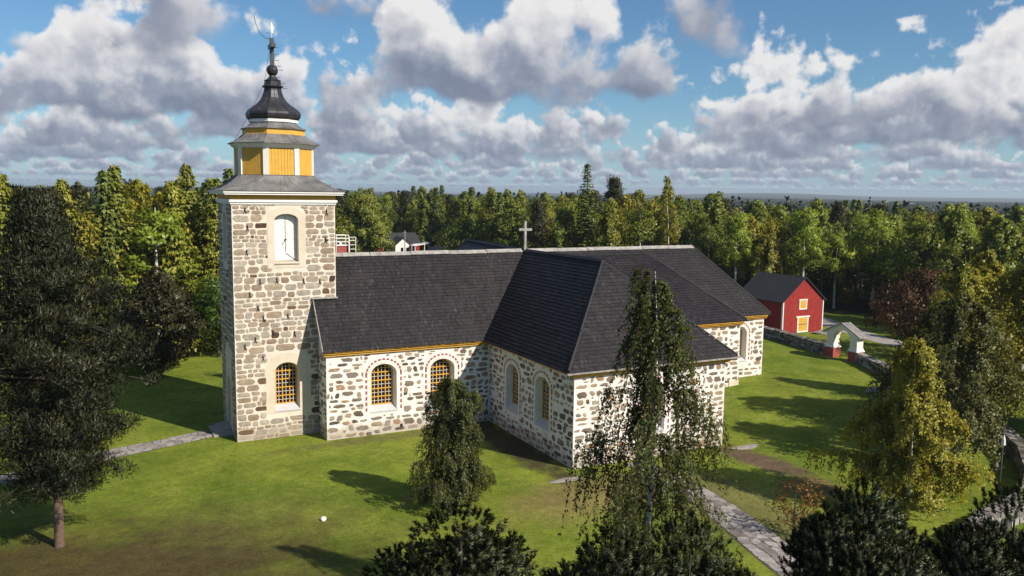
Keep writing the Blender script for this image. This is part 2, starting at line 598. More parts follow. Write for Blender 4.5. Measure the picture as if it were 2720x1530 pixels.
M['ground'] = mat_ground()
M['grass'] = M['ground']
M['gravel'] = mat_flat('gravel road', (0.30, 0.28, 0.27), 0.95, 0.15, 1.2, bump=0.4)
M['flag'] = mat_stone('grey flagstone', [(0.0, (0.17, 0.15, 0.14)), (0.5, (0.27, 0.245, 0.235)), (1.0, (0.37, 0.34, 0.32))])
M['bark_birch'] = None


def mat_birchbark():
    m, b, p = new_mat('birch bark')
    P = b.obj()
    sp = b.n.new('ShaderNodeSeparateXYZ')
    b.l.new(P, sp.inputs[0])
    n = b.noise(b.vec(b.m('MULTIPLY', sp.outputs[0], 3.0), b.m('MULTIPLY', sp.outputs[1], 3.0), b.m('MULTIPLY', sp.outputs[2], 9.0)), 1.0, 4, 0.6)
    b.put(p.inputs['Base Color'], b.mix(b.ss(n, 0.52, 0.6), (0.60, 0.57, 0.52), (0.08, 0.07, 0.06)))
    p.inputs['Roughness'].default_value = 0.8
    return m


M['bark_birch'] = mat_birchbark()
M['bark'] = mat_flat('grey brown bark', (0.085, 0.07, 0.06), 0.95, 0.3, 5, bump=0.5)
M['limb'] = mat_flat('dark limb bark', (0.045, 0.036, 0.030), 0.95, 0.3, 5)
M['twig'] = mat_flat('brown birch twig', (0.07, 0.05, 0.04), 0.9, 0.2, 5)


def mat_pinebark():
    m, b, p = new_mat('pine bark')
    P = b.obj()
    sp = b.n.new('ShaderNodeSeparateXYZ')
    b.l.new(P, sp.inputs[0])
    f = b.ss(b.m('ADD', sp.outputs[2], b.m('MULTIPLY', b.noise(P, 1.2, 4, 0.6), 3.0)), 4.5, 8.0)
    c = b.mix(f, (0.15, 0.095, 0.07), (0.26, 0.105, 0.05))
    b.put(p.inputs['Base Color'], b.vm('SCALE', c, s=b.ss(b.noise(P, 7, 4, 0.7), 0.3, 0.7, 0.6, 1.3, 'LINEAR')))
    p.inputs['Roughness'].default_value = 0.95
    b.put(p.inputs['Normal'], b.bump(b.noise(P, 9, 4, 0.7), 0.8, 0.05))
    return m


M['bark_pine'] = mat_pinebark()
M['leaf_birch'] = mat_leaf('birch leaves', (0.138, 0.181, 0.026), (0.322, 0.354, 0.054), 0.38, 0.16, 0.35, (0.368, 0.316, 0.045))
M['leaf_birch_dark'] = mat_leaf('shaded birch leaves', (0.075, 0.086, 0.022), (0.185, 0.175, 0.045), 0.40, 0.05, 0.5)  # birch leaves again, with shade painted into a darker colour
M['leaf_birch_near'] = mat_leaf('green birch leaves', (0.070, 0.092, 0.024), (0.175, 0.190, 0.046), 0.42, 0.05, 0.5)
M['leaf_pine_dark'] = mat_leaf('shade-darkened pine needles', (0.017, 0.022, 0.010), (0.056, 0.056, 0.021), 0.10, 0.05, 0.5)  # darker copy of the pine needles, standing shade mixed into the colour
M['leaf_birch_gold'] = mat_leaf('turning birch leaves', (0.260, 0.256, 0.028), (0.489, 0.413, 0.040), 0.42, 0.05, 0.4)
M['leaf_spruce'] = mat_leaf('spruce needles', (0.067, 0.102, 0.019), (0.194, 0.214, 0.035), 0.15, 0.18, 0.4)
M['leaf_spruce_lit'] = mat_leaf('sun-tinted spruce needles', (0.168, 0.193, 0.024), (0.432, 0.393, 0.049), 0.2, 0.12, 0.4)  # brighter copy of the spruce needles, sunlight put into the colour
M['leaf_pine'] = mat_leaf('pine needles', (0.030, 0.034, 0.015), (0.085, 0.078, 0.030), 0.10, 0.10, 0.5)
M['leaf_forepine'] = mat_leaf('mountain pine needles', (0.016, 0.025, 0.010), (0.130, 0.140, 0.055), 0.15, 0.05, 0.25)
M['leaf_aspen'] = mat_leaf('aspen leaves', (0.198, 0.266, 0.029), (0.370, 0.438, 0.046), 0.42, 0.10, 0.3)
M['leaf_broad'] = mat_leaf('broad leaves', (0.120, 0.163, 0.025), (0.277, 0.288, 0.045), 0.36, 0.2, 0.4, (0.258, 0.211, 0.037))
M['leaf_maple'] = mat_leaf('bright maple leaves', (0.055, 0.120, 0.016), (0.120, 0.195, 0.022), 0.38, 0.05, 0.3)
M['leaf_red'] = mat_leaf('purple-brown maple leaves', (0.054, 0.034, 0.017), (0.138, 0.058, 0.031), 0.25, 0.05, 0.6)
M['leaf_brown'] = mat_leaf('dark brown-green leaves', (0.030, 0.030, 0.012), (0.072, 0.060, 0.024), 0.25, 0.05, 0.4)
M['leaf_orange'] = mat_leaf('yellow and rust shrub leaves', (0.19, 0.085, 0.022), (0.19, 0.165, 0.035), 0.35, 0.05, 0.8)
M['canopy'] = mat_leaf('distant forest canopy', (0.016, 0.026, 0.010), (0.062, 0.075, 0.022), 0.0, 0.0, 0.0)


# ------------------------------------------------------------------ ground
def sm(t):
    t = np.clip(t, 0, 1)
    return t * t * (3 - 2 * t)


def gz(x, y):
    x = np.asarray(x, float)
    y = np.asarray(y, float)
    z = 1.25 * sm((x + 0.6 * y - 26) / 24)
    d = np.hypot(x - 20, y + 8)
    z = z - 9.0 * sm((d - 190) / 260)
    a = np.arctan2(y, x)
    hill = 16 * np.sin(a * 9 + 1) + 10 * np.sin(a * 23 + 2.0) + 22 * np.sin(d / 1700.0 + a * 3)
    z = z + (hill + 4) * sm((d - 2500) / 4500)
    return z


def gzf(x, y):
    return float(gz(x, y))


def make_ground():
    rad = [0.0] + list(np.arange(2, 130, 2.0))
    r = 130.0
    while r < 26000:
        rad.append(r)
        r *= 1.06
    ns = 360
    V = [(20.0, -8.0, gzf(20, -8))]
    F = []
    ang = np.linspace(0, 2 * np.pi, ns, endpoint=False)
    for q in rad[1:]:
        x = 20 + q * np.cos(ang)
        y = -8 + q * np.sin(ang)
        z = gz(x, y)
        V += list(zip(x.tolist(), y.tolist(), z.tolist()))
    for k in range(ns):
        F.append((0, 1 + k, 1 + (k + 1) % ns))
    for i in range(len(rad) - 2):
        a, c = 1 + i * ns, 1 + (i + 1) * ns
        for k in range(ns):
            j = (k + 1) % ns
            F.append((a + k, c + k, c + j, a + j))
    mb = MB()
    mb.v, mb.f, mb.tone = V, F, [0.5] * len(V)
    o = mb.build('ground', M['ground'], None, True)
    tag(o, kind='structure')
    return o


GROUND = make_ground()


# ------------------------------------------------------------------ masonry
Z = Vector((0, 0, 1))


def arch(uc, w, z0, z1, rise, n=14):
    p = [(uc - w / 2, z0), (uc + w / 2, z0)]
    for i in range(n + 1):
        t = math.pi * i / n
        p.append((uc + w / 2 * math.cos(t), z1 - rise + rise * math.sin(t)))
    return p


def arch_top(du, w, z1, rise):
    q = max(0.0, 1 - (2 * du / w) ** 2)
    return z1 - rise + rise * math.sqrt(q)


class Face:
    """a vertical wall plane: origin, running direction, outward normal to the right of it"""

    def __init__(self, o, u):
        self.o = Vector(o)
        self.u = Vector(u).normalized()
        self.n = self.u.cross(Z)

    def p(self, u, z, d=0.0):
        return self.o + self.u * u + Z * z - self.n * d


def wall(parent, fc, L, zb, top, holes, mat, name='wall'):
    """top: height, or list of (u,z) from the left end to the right end"""
    tp = [(0, top), (L, top)] if not isinstance(top, list) else top
    outer = [(0, zb), (L, zb)] + tp[::-1]
    loops = [outer] + holes
    flat = [q for lp in loops for q in lp]
    tris = tessellate_polygon([[Vector((a, c, 0)) for a, c in lp] for lp in loops])
    mb = MB()
    fs = []
    for t in tris:
        (a, b_), (c, d_), (e, f_) = (flat[i] for i in t)
        area = (c - a) * (f_ - b_) - (e - a) * (d_ - b_)
        fs.append(tuple(t) if area > 0 else tuple(t[::-1]))
    mb.add([fc.p(a, c) for a, c in flat], fs)
    return mb.build(name, mat, parent)


def layout_stones(fc, L, z0, ztop, zones, style, rng, ubase=None):
    """returns list of (verts, faces, tone, seen) for one wall plane; zones = (uc, w, z0, z1, rise) kept clear"""
    tower = style == 'tower'
    res = []
    boxes = []

    def put_stone(uc, zc, hw, hh, wob):
        n = 12
        pw = rng.uniform(4.0, 9.0) if tower else rng.uniform(2.6, 5.0)
        ph = rng.uniform(0, 6.28)
        skew = rng.uniform(-0.18, 0.18) if tower else rng.uniform(-0.4, 0.4)
        jit = 0.08 if tower else 0.20
        pts = []
        for i in range(n):
            a = 2 * math.pi * (i + 0.5) / n + 0.0 * ph
            a = math.atan2(hw * 0 + math.sin(a) * (1.25 if abs(math.sin(a)) > .5 else 1), math.cos(a)) + rng.uniform(-0.10, 0.10)
            ca, sa = math.cos(a), math.sin(a)
            rr = (abs(ca) ** pw + abs(sa) ** pw) ** (-1 / pw) * (1 - rng.random() * jit * 1.6)
            x = uc + hw * rr * ca + skew * hh * rr * sa
            y = zc + hh * rr * sa + wob
            pts.append([min(max(x, 0.01), L - 0.01), min(y, ztop - 0.02)])
        bad = False
        for (zu, zw, za, zb_, zr) in zones:
            for q in pts:
                if abs(q[0] - zu) < zw / 2 and za < q[1] < arch_top(q[0] - zu, zw, zb_, zr):
                    if abs(q[0] - zu) > zw / 2 - hw * 1.1:
                        q[0] = zu + math.copysign(zw / 2 + 0.01, q[0] - zu)
                    else:
                        bad = True
        us = [q[0] for q in pts]
        if bad or max(us) - min(us) < 0.14:
            return
        d0 = rng.uniform(0.012, 0.035) if tower else rng.uniform(0.008, 0.028)
        cu, cz = sum(us) / n, sum(q[1] for q in pts) / n
        V = [fc.p(q[0], q[1], 0.01) for q in pts]
        V += [fc.p(cu + (q[0] - cu) * 0.93, cz + (q[1] - cz) * 0.90, -d0) for q in pts]
        V.append(fc.p(cu, cz, -d0 - rng.uniform(0, 0.02)))
        F = []
        for i in range(n):
            j = (i + 1) % n
            F.append((i, j, n + j, n + i))
            F.append((n + i, n + j, 2 * n))
        c = fc.p(cu, cz)
        vd = (CAM - c)
        face = max(0.0, vd.normalized().dot(fc.n))
        seen = hw * hh * 4 * face / vd.length_squared
        t = rng.random()
        if tower:
            t = 0.02 + rng.random() * 0.1 if rng.random() < 0.05 else 0.3 + 0.7 * rng.random()
        boxes.append((cu, cz, hw, hh))
        res.append((V, F, t, seen))

    z = z0
    while z < ztop - 0.12:
        h = rng.uniform(0.27, 0.62) if tower else rng.uniform(0.30, 0.66)
        h = min(h, ztop - z)
        u = 0.02 if tower else rng.uniform(0.0, 0.15)
        while u < L - 0.12:
            w = h * rng.uniform(1.0, 3.0) if tower else rng.uniform(0.42, 1.35)
            if rng.random() < 0.12:
                w *= 0.5
            if L - u - w < 0.35:
                w = L - u - 0.02
            gap = rng.uniform(0.015, 0.05) if tower else rng.uniform(0.03, 0.13)
            uc, zc = u + w / 2, z + h / 2
            hw, hh = (w - gap) / 2, (h - (gap if tower else gap * 0.75)) / 2
            if not tower:
                hh *= rng.uniform(0.78, 1.08)
                zc += rng.uniform(-0.10, 0.10)
                if rng.random() < 0.05:
                    u += w
                    continue
            wob = 0.05 * math.sin(uc * 1.3 + z * 2.1) + 0.04 * math.sin(uc * 2.9 + z)
            u += w
            if hw < 0.07 or hh < 0.05:
                continue
            put_stone(uc, zc, hw, hh, wob)
        z += h
    if not tower:
        # small chinking stones in the wider joints
        for _ in range(int(L * (ztop - z0) * 5)):
            uc, zc = rng.uniform(0.15, L - 0.15), rng.uniform(z0 + 0.1, ztop - 0.15)
            hw, hh = rng.uniform(0.08, 0.26), rng.uniform(0.05, 0.13)
            if all(abs(uc - q[0]) > hw + q[2] * 0.92 + 0.03 or abs(zc - q[1]) > hh + q[3] * 0.9 + 0.03 for q in boxes):
                put_stone(uc, zc, hw, hh, 0.0)
    return res


def lay(parent_walls, mat, limit=300):
    """parent_walls: list of (wall object, stones); the largest in view become pieces, the rest one part"""
    allst = [(s[3], i, s) for i, (w, st) in enumerate(parent_walls) for s in st]
    allst.sort(key=lambda q: -q[0])
    for k, (seen, i, s) in enumerate(allst[:limit]):
        MB().add(s[0], s[1], s[2]).build('stone', mat, parent_walls[i][0])
    mbs = {}
    for seen, i, s in allst[limit:]:
        mbs.setdefault(i, MB()).add(s[0], s[1], s[2])
    for i, mb in mbs.items():
        mb.build('stone_facing', mat, parent_walls[i][0], kind='stuff')


def window(parent, fc, uc, w, z0, z1, rise, depth, wi, band, wmat, bricks=True, cols=3, rows=5, sillmat=None, dash_mat=None, rng=random.Random(3)):
    """arched opening with deep splayed reveal, sloping sill, ochre bars and dark panes"""
    zi0 = z0 + 0.45
    zi1 = z1 - 0.12
    ri = rise * wi / w
    A = arch(uc, w, z0, z1, rise)
    B = arch(uc, w + 2 * band, z0 - 0.12, z1 + band, rise + band)
    D = arch(uc, wi, zi0, zi1, ri)
    n = len(A)
    mb = MB()
    pts = [fc.p(a, c, 0.0) for a, c in B] + [fc.p(a, c, -0.02) for a, c in B] + [fc.p(a, c, -0.02) for a, c in A] + [fc.p(a, c, depth) for a, c in D]
    fs = []
    for i in range(n):
        j = (i + 1) % n
        fs.append((i, j, n + j, n + i))
        fs.append((n + i, n + j, 2 * n + j, 2 * n + i))
        fs.append((2 * n + i, 2 * n + j, 3 * n + j, 3 * n + i))
    mb.add(pts, fs)
    win = mb.build('window', wmat, parent)
    # sill
    s = MB()
    s.prism([fc.p(uc - w / 2 - 0.06, z0 + 0.03, -0.06), fc.p(uc + w / 2 + 0.06, z0 + 0.03, -0.06), fc.p(uc + wi / 2 + 0.02, zi0 + 0.04, depth - 0.01), fc.p(uc - wi / 2 - 0.02, zi0 + 0.04, depth - 0.01)], (0, 0, -0.06))
    s.build('sill', sillmat or M['sill'], win)
    # outer frame ring
    fr = MB()
    t = 0.085
    E_ = arch(uc, wi - 2 * t, zi0 + t, zi1 - t, ri - t * 0.6)
    pf = [fc.p(a, c, depth - 0.09) for a, c in D] + [fc.p(a, c, depth - 0.09) for a, c in E_] + [fc.p(a, c, depth) for a, c in E_]
    ff = []
    for i in range(n):
        j = (i + 1) % n
        ff.append((i, j, n + j, n + i))
        ff.append((n + i, n + j, 2 * n + j, 2 * n + i))
    fr.add(pf, ff)
    us = [uc - wi / 2 + wi * k / cols for k in range(cols + 1)]
    zs = [zi0 + (zi1 - zi0) * k / rows for k in range(rows + 1)]
    bw = 0.08
    for u in us[1:-1]:
        fr.pbox(fc.p(u - bw / 2, zi0, depth - 0.0), fc.u * bw, fc.n * 0.08, Z * (arch_top(u - uc, wi, zi1, ri) - zi0 - 0.02))
    for z in zs[1:-1]:
        hwid = wi / 2 if z < zi1 - ri else wi / 2 * math.sqrt(max(0.02, 1 - ((z - zi1 + ri) / ri) ** 2))
        fr.pbox(fc.p(uc - hwid, z - bw / 2, depth), fc.u * 2 * hwid, fc.n * 0.086, Z * bw)
    fr.build('frame', M['ochre'], win)
    gb = MB()
    for i in range(cols):
        um = (us[i] + us[i + 1]) / 2
        gb.pbox(fc.p(um - 0.014, zi0, depth), fc.u * 0.028, fc.n * 0.035, Z * (arch_top(um - uc, wi, zi1, ri) - zi0 - 0.03))
    for k in range(rows):
        zm = (zs[k] + zs[k + 1]) / 2
        hwid = wi / 2 if zm < zi1 - ri else wi / 2 * math.sqrt(max(0.02, 1 - ((zm - zi1 + ri) / ri) ** 2))
        gb.pbox(fc.p(uc - hwid + 0.02, zm - 0.014, depth), fc.u * 2 * (hwid - 0.02), fc.n * 0.032, Z * 0.028)
    gb.build('glazing_bar', M['trim'], win)
    for i in range(cols):
        for k in range(rows):
            a0, a1, b0, b1 = us[i], us[i + 1], zs[k], zs[k + 1]
            poly = [(a0, b0), (a1, b0)]
            for q in range(5):
                uq = a1 + (a0 - a1) * q / 4
                poly.append((uq, max(b0 + 0.01, min(b1, arch_top(uq - uc, wi, zi1, ri)))))
            tilt = rng.uniform(-0.012, 0.012)
            pp = MB()
            pp.add([fc.p(a, c, depth + 0.02 + tilt * (c - b0)) for a, c in poly], [tuple(range(len(poly)))])
            pp.build('pane', M['glass'], win)
    if bricks:
        off = band + 0.11
        ln, gp = 0.30, 0.17
        path = []
        wz = w + 2 * off
        z = z0 + 0.1
        spring = z1 - rise
        rx, rz = wz / 2, rise + off
        while z < spring - 0.1:
            for sgn in (-1, 1):
                path.append((uc + sgn * wz / 2, z + ln / 2, Z, ln))
            z += ln + gp
        nb = 13
        for k in range(nb):
            a = math.pi * (k + 0.5) / nb
            tv = Vector((-rx * math.sin(a), 0, rz * math.cos(a))).normalized()
            path.append((uc + rx * math.cos(a), spring + rz * math.sin(a), fc.u * tv.x + Z * tv.z, 0.22))
        for (u, z, tv, l) in path:
            l *= rng.uniform(0.85, 1.1)
            sv = fc.n.cross(tv).normalized()
            bk = MB()
            bk.pbox(fc.p(u, z, 0.01) - tv * l / 2 - sv * 0.065, tv * l, sv * 0.13, fc.n * 0.03)
            bk.build('brick', dash_mat or M['pinkred'], win)
    return win


# ------------------------------------------------------------------ shingled slopes
def slope(roof, A, B, C, D, e=0.33, rng=random.Random(5), courses=True):
    """planar slope: eave A-B, upper edge D (above A) - C (above B)"""
    A, B, C, D = map(Vector, (A, B, C, D))
    ex = (B - A).normalized()
    nrm = (B - A).cross(D - A)
    if nrm.length < 1e-6:
        nrm = (B - A).cross(C - A)
    nrm.normalize()
    if nrm.z < 0:
        nrm = -nrm
    uv = nrm.cross(ex).normalized()
    if uv.z < 0:
        uv = -uv
    S = (D - A).dot(uv)
    xD, xC, L = (D - A).dot(ex), (C - A).dot(ex), (B - A).length
    if not courses:
        return
    k = 0
    s = 0.0
    while s < S - 0.05:
        f = (s + e / 2) / S
        x0 = xD * f
        x1 = L + (xC - L) * f
        if x1 - x0 > 0.15:
            mb = MB()
            x = x0 - rng.uniform(0, 0.1)
            rowt = rng.uniform(-0.08, 0.08)
            while x < x1:
                w = rng.uniform(0.10, 0.17)
                xa, xb = max(x, x0), min(x + w - 0.008, x1)
                x += w
                if xb - xa < 0.03:
                    continue
                t = rng.uniform(0.045, 0.085)
                sl = s - rng.uniform(0, 0.035)
                su = min(s + e + 0.05, S)
                q = [A + ex * xa + uv * sl + nrm * t, A + ex * xb + uv * sl + nrm * (t + rng.uniform(-.006, .006)), A + ex * xb + uv * su + nrm * 0.012, A + ex * xa + uv * su + nrm * 0.012,
                     A + ex * xa + uv * sl - nrm * 0.01, A + ex * xb + uv * sl - nrm * 0.01]
                tone = min(1, max(0, rng.gauss(0.42, 0.22) + rowt))
                mb.add(q, [(0, 1, 2, 3), (4, 5, 1, 0)], tone)
            mb.build('shingle_course', M['shingle'], roof)
        s += e
        k += 1


def deck(mb, *pts, t=0.14):
    pts = [Vector(p) for p in pts]
    n = (pts[1] - pts[0]).cross(pts[2] - pts[0]).normalized()
    if n.z < 0:
        n = -n
    mb.prism(pts, -n * t)


# ------------------------------------------------------------------ the church
church = thing('church', (27, 2.6, 0), 'long white stone church with black shingle roofs and arched yellow windows', 'church')
rs = random.Random(11)
W_ST = []
YN, YS_T, XW_T, XE_T, X0 = -2.5, -16.65, 20.72, 34.65, 6.48
WT = 7.0


def body_wall(fc, L, top, wins, zones_extra=(), style='nave', ubase=0.1, zb=-1.0, zst=None):
    holes = [arch(uc, w, z0, z1, rise) for uc, w, z0, z1, rise in wins]
    o = wall(church, fc, L, zb, top, holes, M['white'])
    zones = [(uc, w + 1.2, z0 - 0.25, z1 + 0.62, rise + 0.6) for uc, w, z0, z1, rise in wins] + list(zones_extra)
    tp = top if not isinstance(top, list) else min(q[1] for q in top)
    W_ST.append((o, layout_stones(fc, L, zst if zst is not None else 0.02, tp - 0.12, zones, style, rs)))
    return o


NW = (2.2, 1.9, 5.85, 0.85)        # width, sill, crown, rise
f_nave = Face((X0, YN, 0), (1, 0, 0))
w_nave = [(11.2 - X0, *NW), (16.35 - X0, *NW)]
body_wall(f_nave, XW_T - X0, WT, w_nave)
f_tw = Face((XW_T, YN, 0), (0, -1, 0))
w_tw = [(6.9 - 2.5, *NW), (12.0 - 2.5, *NW)]
body_wall(f_tw, YN - YS_T, WT, w_tw)
f_ts = Face((XW_T, YS_T, 0), (1, 0, 0))
w_ts = [(7.0, *NW)]
body_wall(f_ts, XE_T - XW_T, WT, w_ts)
f_te = Face((XE_T, YS_T, 0), (0, 1, 0))
body_wall(f_te, -4.5 - YS_T, WT, [])
f_es = Face((XE_T, -4.5, 0), (1, 0, 0))
body_wall(f_es, 47.2 - XE_T, 7.35, [], zst=0.8)
f_ee = Face((47.2, -4.5, 0), (0, 1, 0))
body_wall(f_ee, 2.0, 7.35, [], zst=0.8)
f_cs = Face((47.2, YN, 0), (1, 0, 0))
w_cs = [(1.75, 2.0, 2.9, 6.55, 0.8)]
body_wall(f_cs, 5.0, 7.45, w_cs, zst=0.9)
f_ce = Face((52.2, YN, 0), (0, 1, 0))
body_wall(f_ce, 10.3, 7.45, [(5.15, 2.0, 2.9, 6.55, 0.8)], zst=0.9)
f_nw = Face((X0, 7.8, 0), (0, -1, 0))
body_wall(f_nw, 10.3, [(0, WT), (5.14, 13.6), (10.3, WT)], [])
for o_, u_, L_, t_ in (((52.2, 7.8, 0), (-1, 0, 0), 17.5, 7.45), ((XE_T, 7.8, 0), (0, 1, 0), 16, WT), ((XE_T, 23.8, 0), (-1, 0, 0), XE_T - XW_T, WT), ((XW_T, 23.8, 0), (0, -1, 0), 16, WT), ((XW_T, 7.8, 0), (-1, 0, 0), XW_T - X0, WT)):
    body_wall(Face(o_, u_), L_, t_, [])
lay(W_ST, M['stone'])
for fc, ws in ((f_nave, w_nave), (f_tw, w_tw), (f_ts, w_ts)):
    for (uc, w, z0, z1, rise) in ws:
        window(church, fc, uc, w, z0, z1, rise, 0.62, 1.86, 0.27, M['white'])
for fc in (f_cs, f_ce):
    uc, w, z0, z1, rise = (w_cs[0] if fc is f_cs else (5.15, 2.0, 2.9, 6.55, 0.8))
    window(church, fc, uc, w, z0, z1, rise, 0.62, 1.66, 0.27, M['white'])

# roof planes
ZR = 14.45
roof = MB()
ridX = 26.75
P_nave = ((6.12, -2.95, 7.2), (19.9, -2.95, 7.2), (ridX, 2.66, ZR), (6.12, 2.66, ZR))
P_tw = ((19.9, -2.95, 7.2), (19.9, -17.1, 7.2), (ridX, -10.75, ZR), (ridX, 2.66, ZR))
P_ts = ((19.9, -17.1, 7.2), (35.6, -17.1, 7.2), (ridX, -10.75, ZR), (ridX, -10.75, ZR))
P_te = ((35.6, -17.1, 7.2), (35.6, -3.0, 7.2), (ridX, 2.66, ZR), (ridX, -10.75, ZR))
P_es = ((34.6, -5.0, 7.6), (47.7, -5.0, 7.6), (40.0, 2.66, 14.25), (27.0, 2.66, 14.25))
P_ee = ((47.7, -5.0, 7.6), (47.7, 2.66, 7.6), (40.0, 2.66, 14.25), (40.0, 2.66, 14.25))
P_cs = ((34.0, -3.0, 7.7), (52.75, -3.0, 7.7), (46.65, 2.66, ZR), (ridX, 2.66, ZR))
P_ce = ((52.75, -3.0, 7.7), (52.75, 8.3, 7.7), (46.65, 2.66, ZR), (46.65, 2.66, ZR))
P_cn = ((52.75, 8.3, 7.7), (34.0, 8.3, 7.7), (ridX, 2.66, ZR), (46.65, 2.66, ZR))
P_nn = ((19.9, 8.3, 7.2), (6.12, 8.3, 7.2), (6.12, 2.66, ZR), (ridX, 2.66, ZR))
P_ntw = ((19.9, 24.4, 7.2), (19.9, 8.3, 7.2), (ridX, 2.66, ZR), (27.9, 18.57, ZR))
P_nte = ((35.6, 8.3, 7.2), (35.6, 24.4, 7.2), (27.9, 18.57, ZR), (ridX, 2.66, ZR))
P_nth = ((35.6, 24.4, 7.2), (19.9, 24.4, 7.2), (27.9, 18.57, ZR), (27.9, 18.57, ZR))
for q in (P_nave, P_tw, P_ts, P_te, P_es, P_ee, P_cs, P_ce, P_cn, P_nn, P_ntw, P_nte, P_nth):
    pts = []
    for v in q:
        if v not in pts:
            pts.append(v)
    deck(roof, *pts)
roof_o = roof.build('roof', M['shingle'], church)
for q in (P_nave, P_tw, P_ts, P_es, P_ee, P_cs, P_ce, P_ntw):
    slope(roof_o, *q)

# ridge boards, hip caps, valley
rc = MB()


def cap(a, b_, w=0.34, sag=0.0, n=1, mb=None):
    a, b_ = Vector(a), Vector(b_)
    for i in range(n):
        p, q = a.lerp(b_, i / n), a.lerp(b_, (i + 1) / n)
        dz = random.uniform(-0.03, 0.03)
        side = (q - p).cross(Z).normalized()
        for s in (-1, 1):
            (mb or rc).pbox(p + Z * (0.10 + dz), (q - p) * 0.985, side * s * w * 0.72 - Z * w * 0.62, Z * 0.05)


cap((8.0, 2.66, ZR), (ridX - 0.3, 2.66, ZR), 0.42, n=5)
cap((ridX + 0.3, 2.66, ZR), (46.75, 2.66, ZR), 0.42, n=6)
rc.build('ridge_board', M['greyboard'], roof_o)
rc = MB()
for a_, c_, w_, n_ in (((ridX, 2.3, ZR + 0.02), (ridX, -10.8, ZR + 0.02), 0.3, 3), ((ridX, 2.66, ZR + 0.02), (27.9, 18.6, ZR + 0.02), 0.3, 3),
                       ((ridX, -10.7, ZR), (19.95, -17.05, 7.27), 0.16, 6), ((ridX, -10.7, ZR), (35.55, -17.05, 7.27), 0.16, 6),
                       ((46.65, 2.66, ZR), (52.7, -2.95, 7.77), 0.16, 6), ((40.0, 2.66, 14.25), (47.65, -4.95, 7.67), 0.16, 6)):
    rc = MB()
    cap(a_, c_, w_, n=n_)
    rc.build('hip_cap', M['shingle'], roof_o)
va = MB()
va.bar(Vector((19.95, -2.9, 7.29)), Vector((26.6, 2.55, 14.36)), 0.2, 0.03)
va.build('valley_sheet', M['metal'], roof_o)
ht = MB()
hb = Vector((29.2, 14.5, 12.9))
ht.pbox((24.6, 13.6, 12.35), (1.1, 0, 1.0), (0, 1.0, 0), (-0.25, 0, 0.3))
ht.pbox((22.9, 10.5, 10.8), (0.08, 0, 0.06), (0, 0.5, 0), (0, 0, 0.25))
ht.build('roof_hatch', M['metal'], roof_o)
# white drip edge on the end verge and the nave's west verge
ve = MB()
ve.bar((6.10, -2.98, 7.22), (6.10, 0.0, 7.22 + 2.98 * 1.2923), 0.06, 0.20)
ve.bar((6.0, -0.10, 11.16), (8.1, -0.10, 11.16), 0.30, 0.10)
ve.build('verge_board', M['greyboard'], roof_o)

# ochre cornices under the eaves
co = MB()


def cornice(mb, a, b_, out, z1, steps=((0.0, 0.12, 0.40), (0.12, 0.22, 0.52), (0.22, 0.36, 0.30))):
    """a-b: wall line at the top; out: outward normal; rows of (drop0, drop1, projection)"""
    a, b_, out = Vector(a), Vector(b_), Vector(out)
    for d0, d1, pr in steps:
        mb.pbox(a + Z * (z1 - d1), b_ - a, out * pr, Z * (d1 - d0 - 0.002))


ST = ((0.0, 0.10, 0.40), (0.10, 0.24, 0.30), (0.24, 0.42, 0.18))
cornice(co, (6.3, YN, 0), (XW_T, YN, 0), (0, -1, 0), 7.22, ST)
cornice(co, (XW_T, YN, 0), (XW_T, -16.9, 0), (-1, 0, 0), 7.22, ST)
cornice(co, (20.5, YS_T, 0), (35.0, YS_T, 0), (0, -1, 0), 7.17, ST)
cornice(co, (XE_T, -4.5, 0), (47.4, -4.5, 0), (0, -1, 0), 7.58, ((0.0, 0.14, 0.42), (0.14, 0.30, 0.30), (0.30, 0.46, 0.16)))
cornice(co, (47.2, YN, 0), (52.4, YN, 0), (0, -1, 0), 7.68, ((0.0, 0.14, 0.42), (0.14, 0.30, 0.30), (0.30, 0.46, 0.16)))
cornice(co, (52.2, YN, 0), (52.2, 7.8, 0), (1, 0, 0), 7.67, ((0.0, 0.14, 0.40), (0.14, 0.30, 0.28), (0.30, 0.46, 0.14)))
cornice(co, (XE_T, -17.0, 0), (XE_T, -4.5, 0), (1, 0, 0), 7.2, ST)
co.build('cornice', M['ochre'], church)
gu = MB()
gu.bar((19.8, -17.16, 7.14), (35.7, -17.16, 7.14), 0.16, 0.10)
gu.build('eave_board', M['greyboard'], church)

# vents in the plinth
for u in (9.4 - X0 + 3.2,):
    v = MB()
    v.pbox(f_nave.p(u, 0.38, 0.0), f_nave.u * 0.2, f_nave.n * 0.04, Z * 0.28)
    v.build('vent', M['iron'], church)
for u in (4.5, 7.2, 10.6):
    v = MB()
    v.pbox(f_tw.p(u, 0.5, 0.0), f_tw.u * 0.2, f_tw.n * 0.04, Z * 0.3)
    v.build('vent', M['iron'], church)
# big quoin blocks at the foot of the chancel aisle
q = MB()
q.box(46.0, 47.25, -4.56, -4.2, 0.5, 1.55)
q.build('quoin', M['cream'], church)

# weathered wooden cross on the crossing
cr = MB()
cr.box(26.68, 26.90, 2.56, 2.78, 14.3, 17.15)
cr.box(26.12, 27.46, 2.54, 2.80, 16.26, 16.50)
cro = cr.build('cross', M['greyboard'], church)
cr = MB()
cr.tube([(26.79, 2.67, 17.1), (26.79, 2.67, 17.9)], 0.02, 5)
cr.build('lightning_rod', M['iron'], cro)

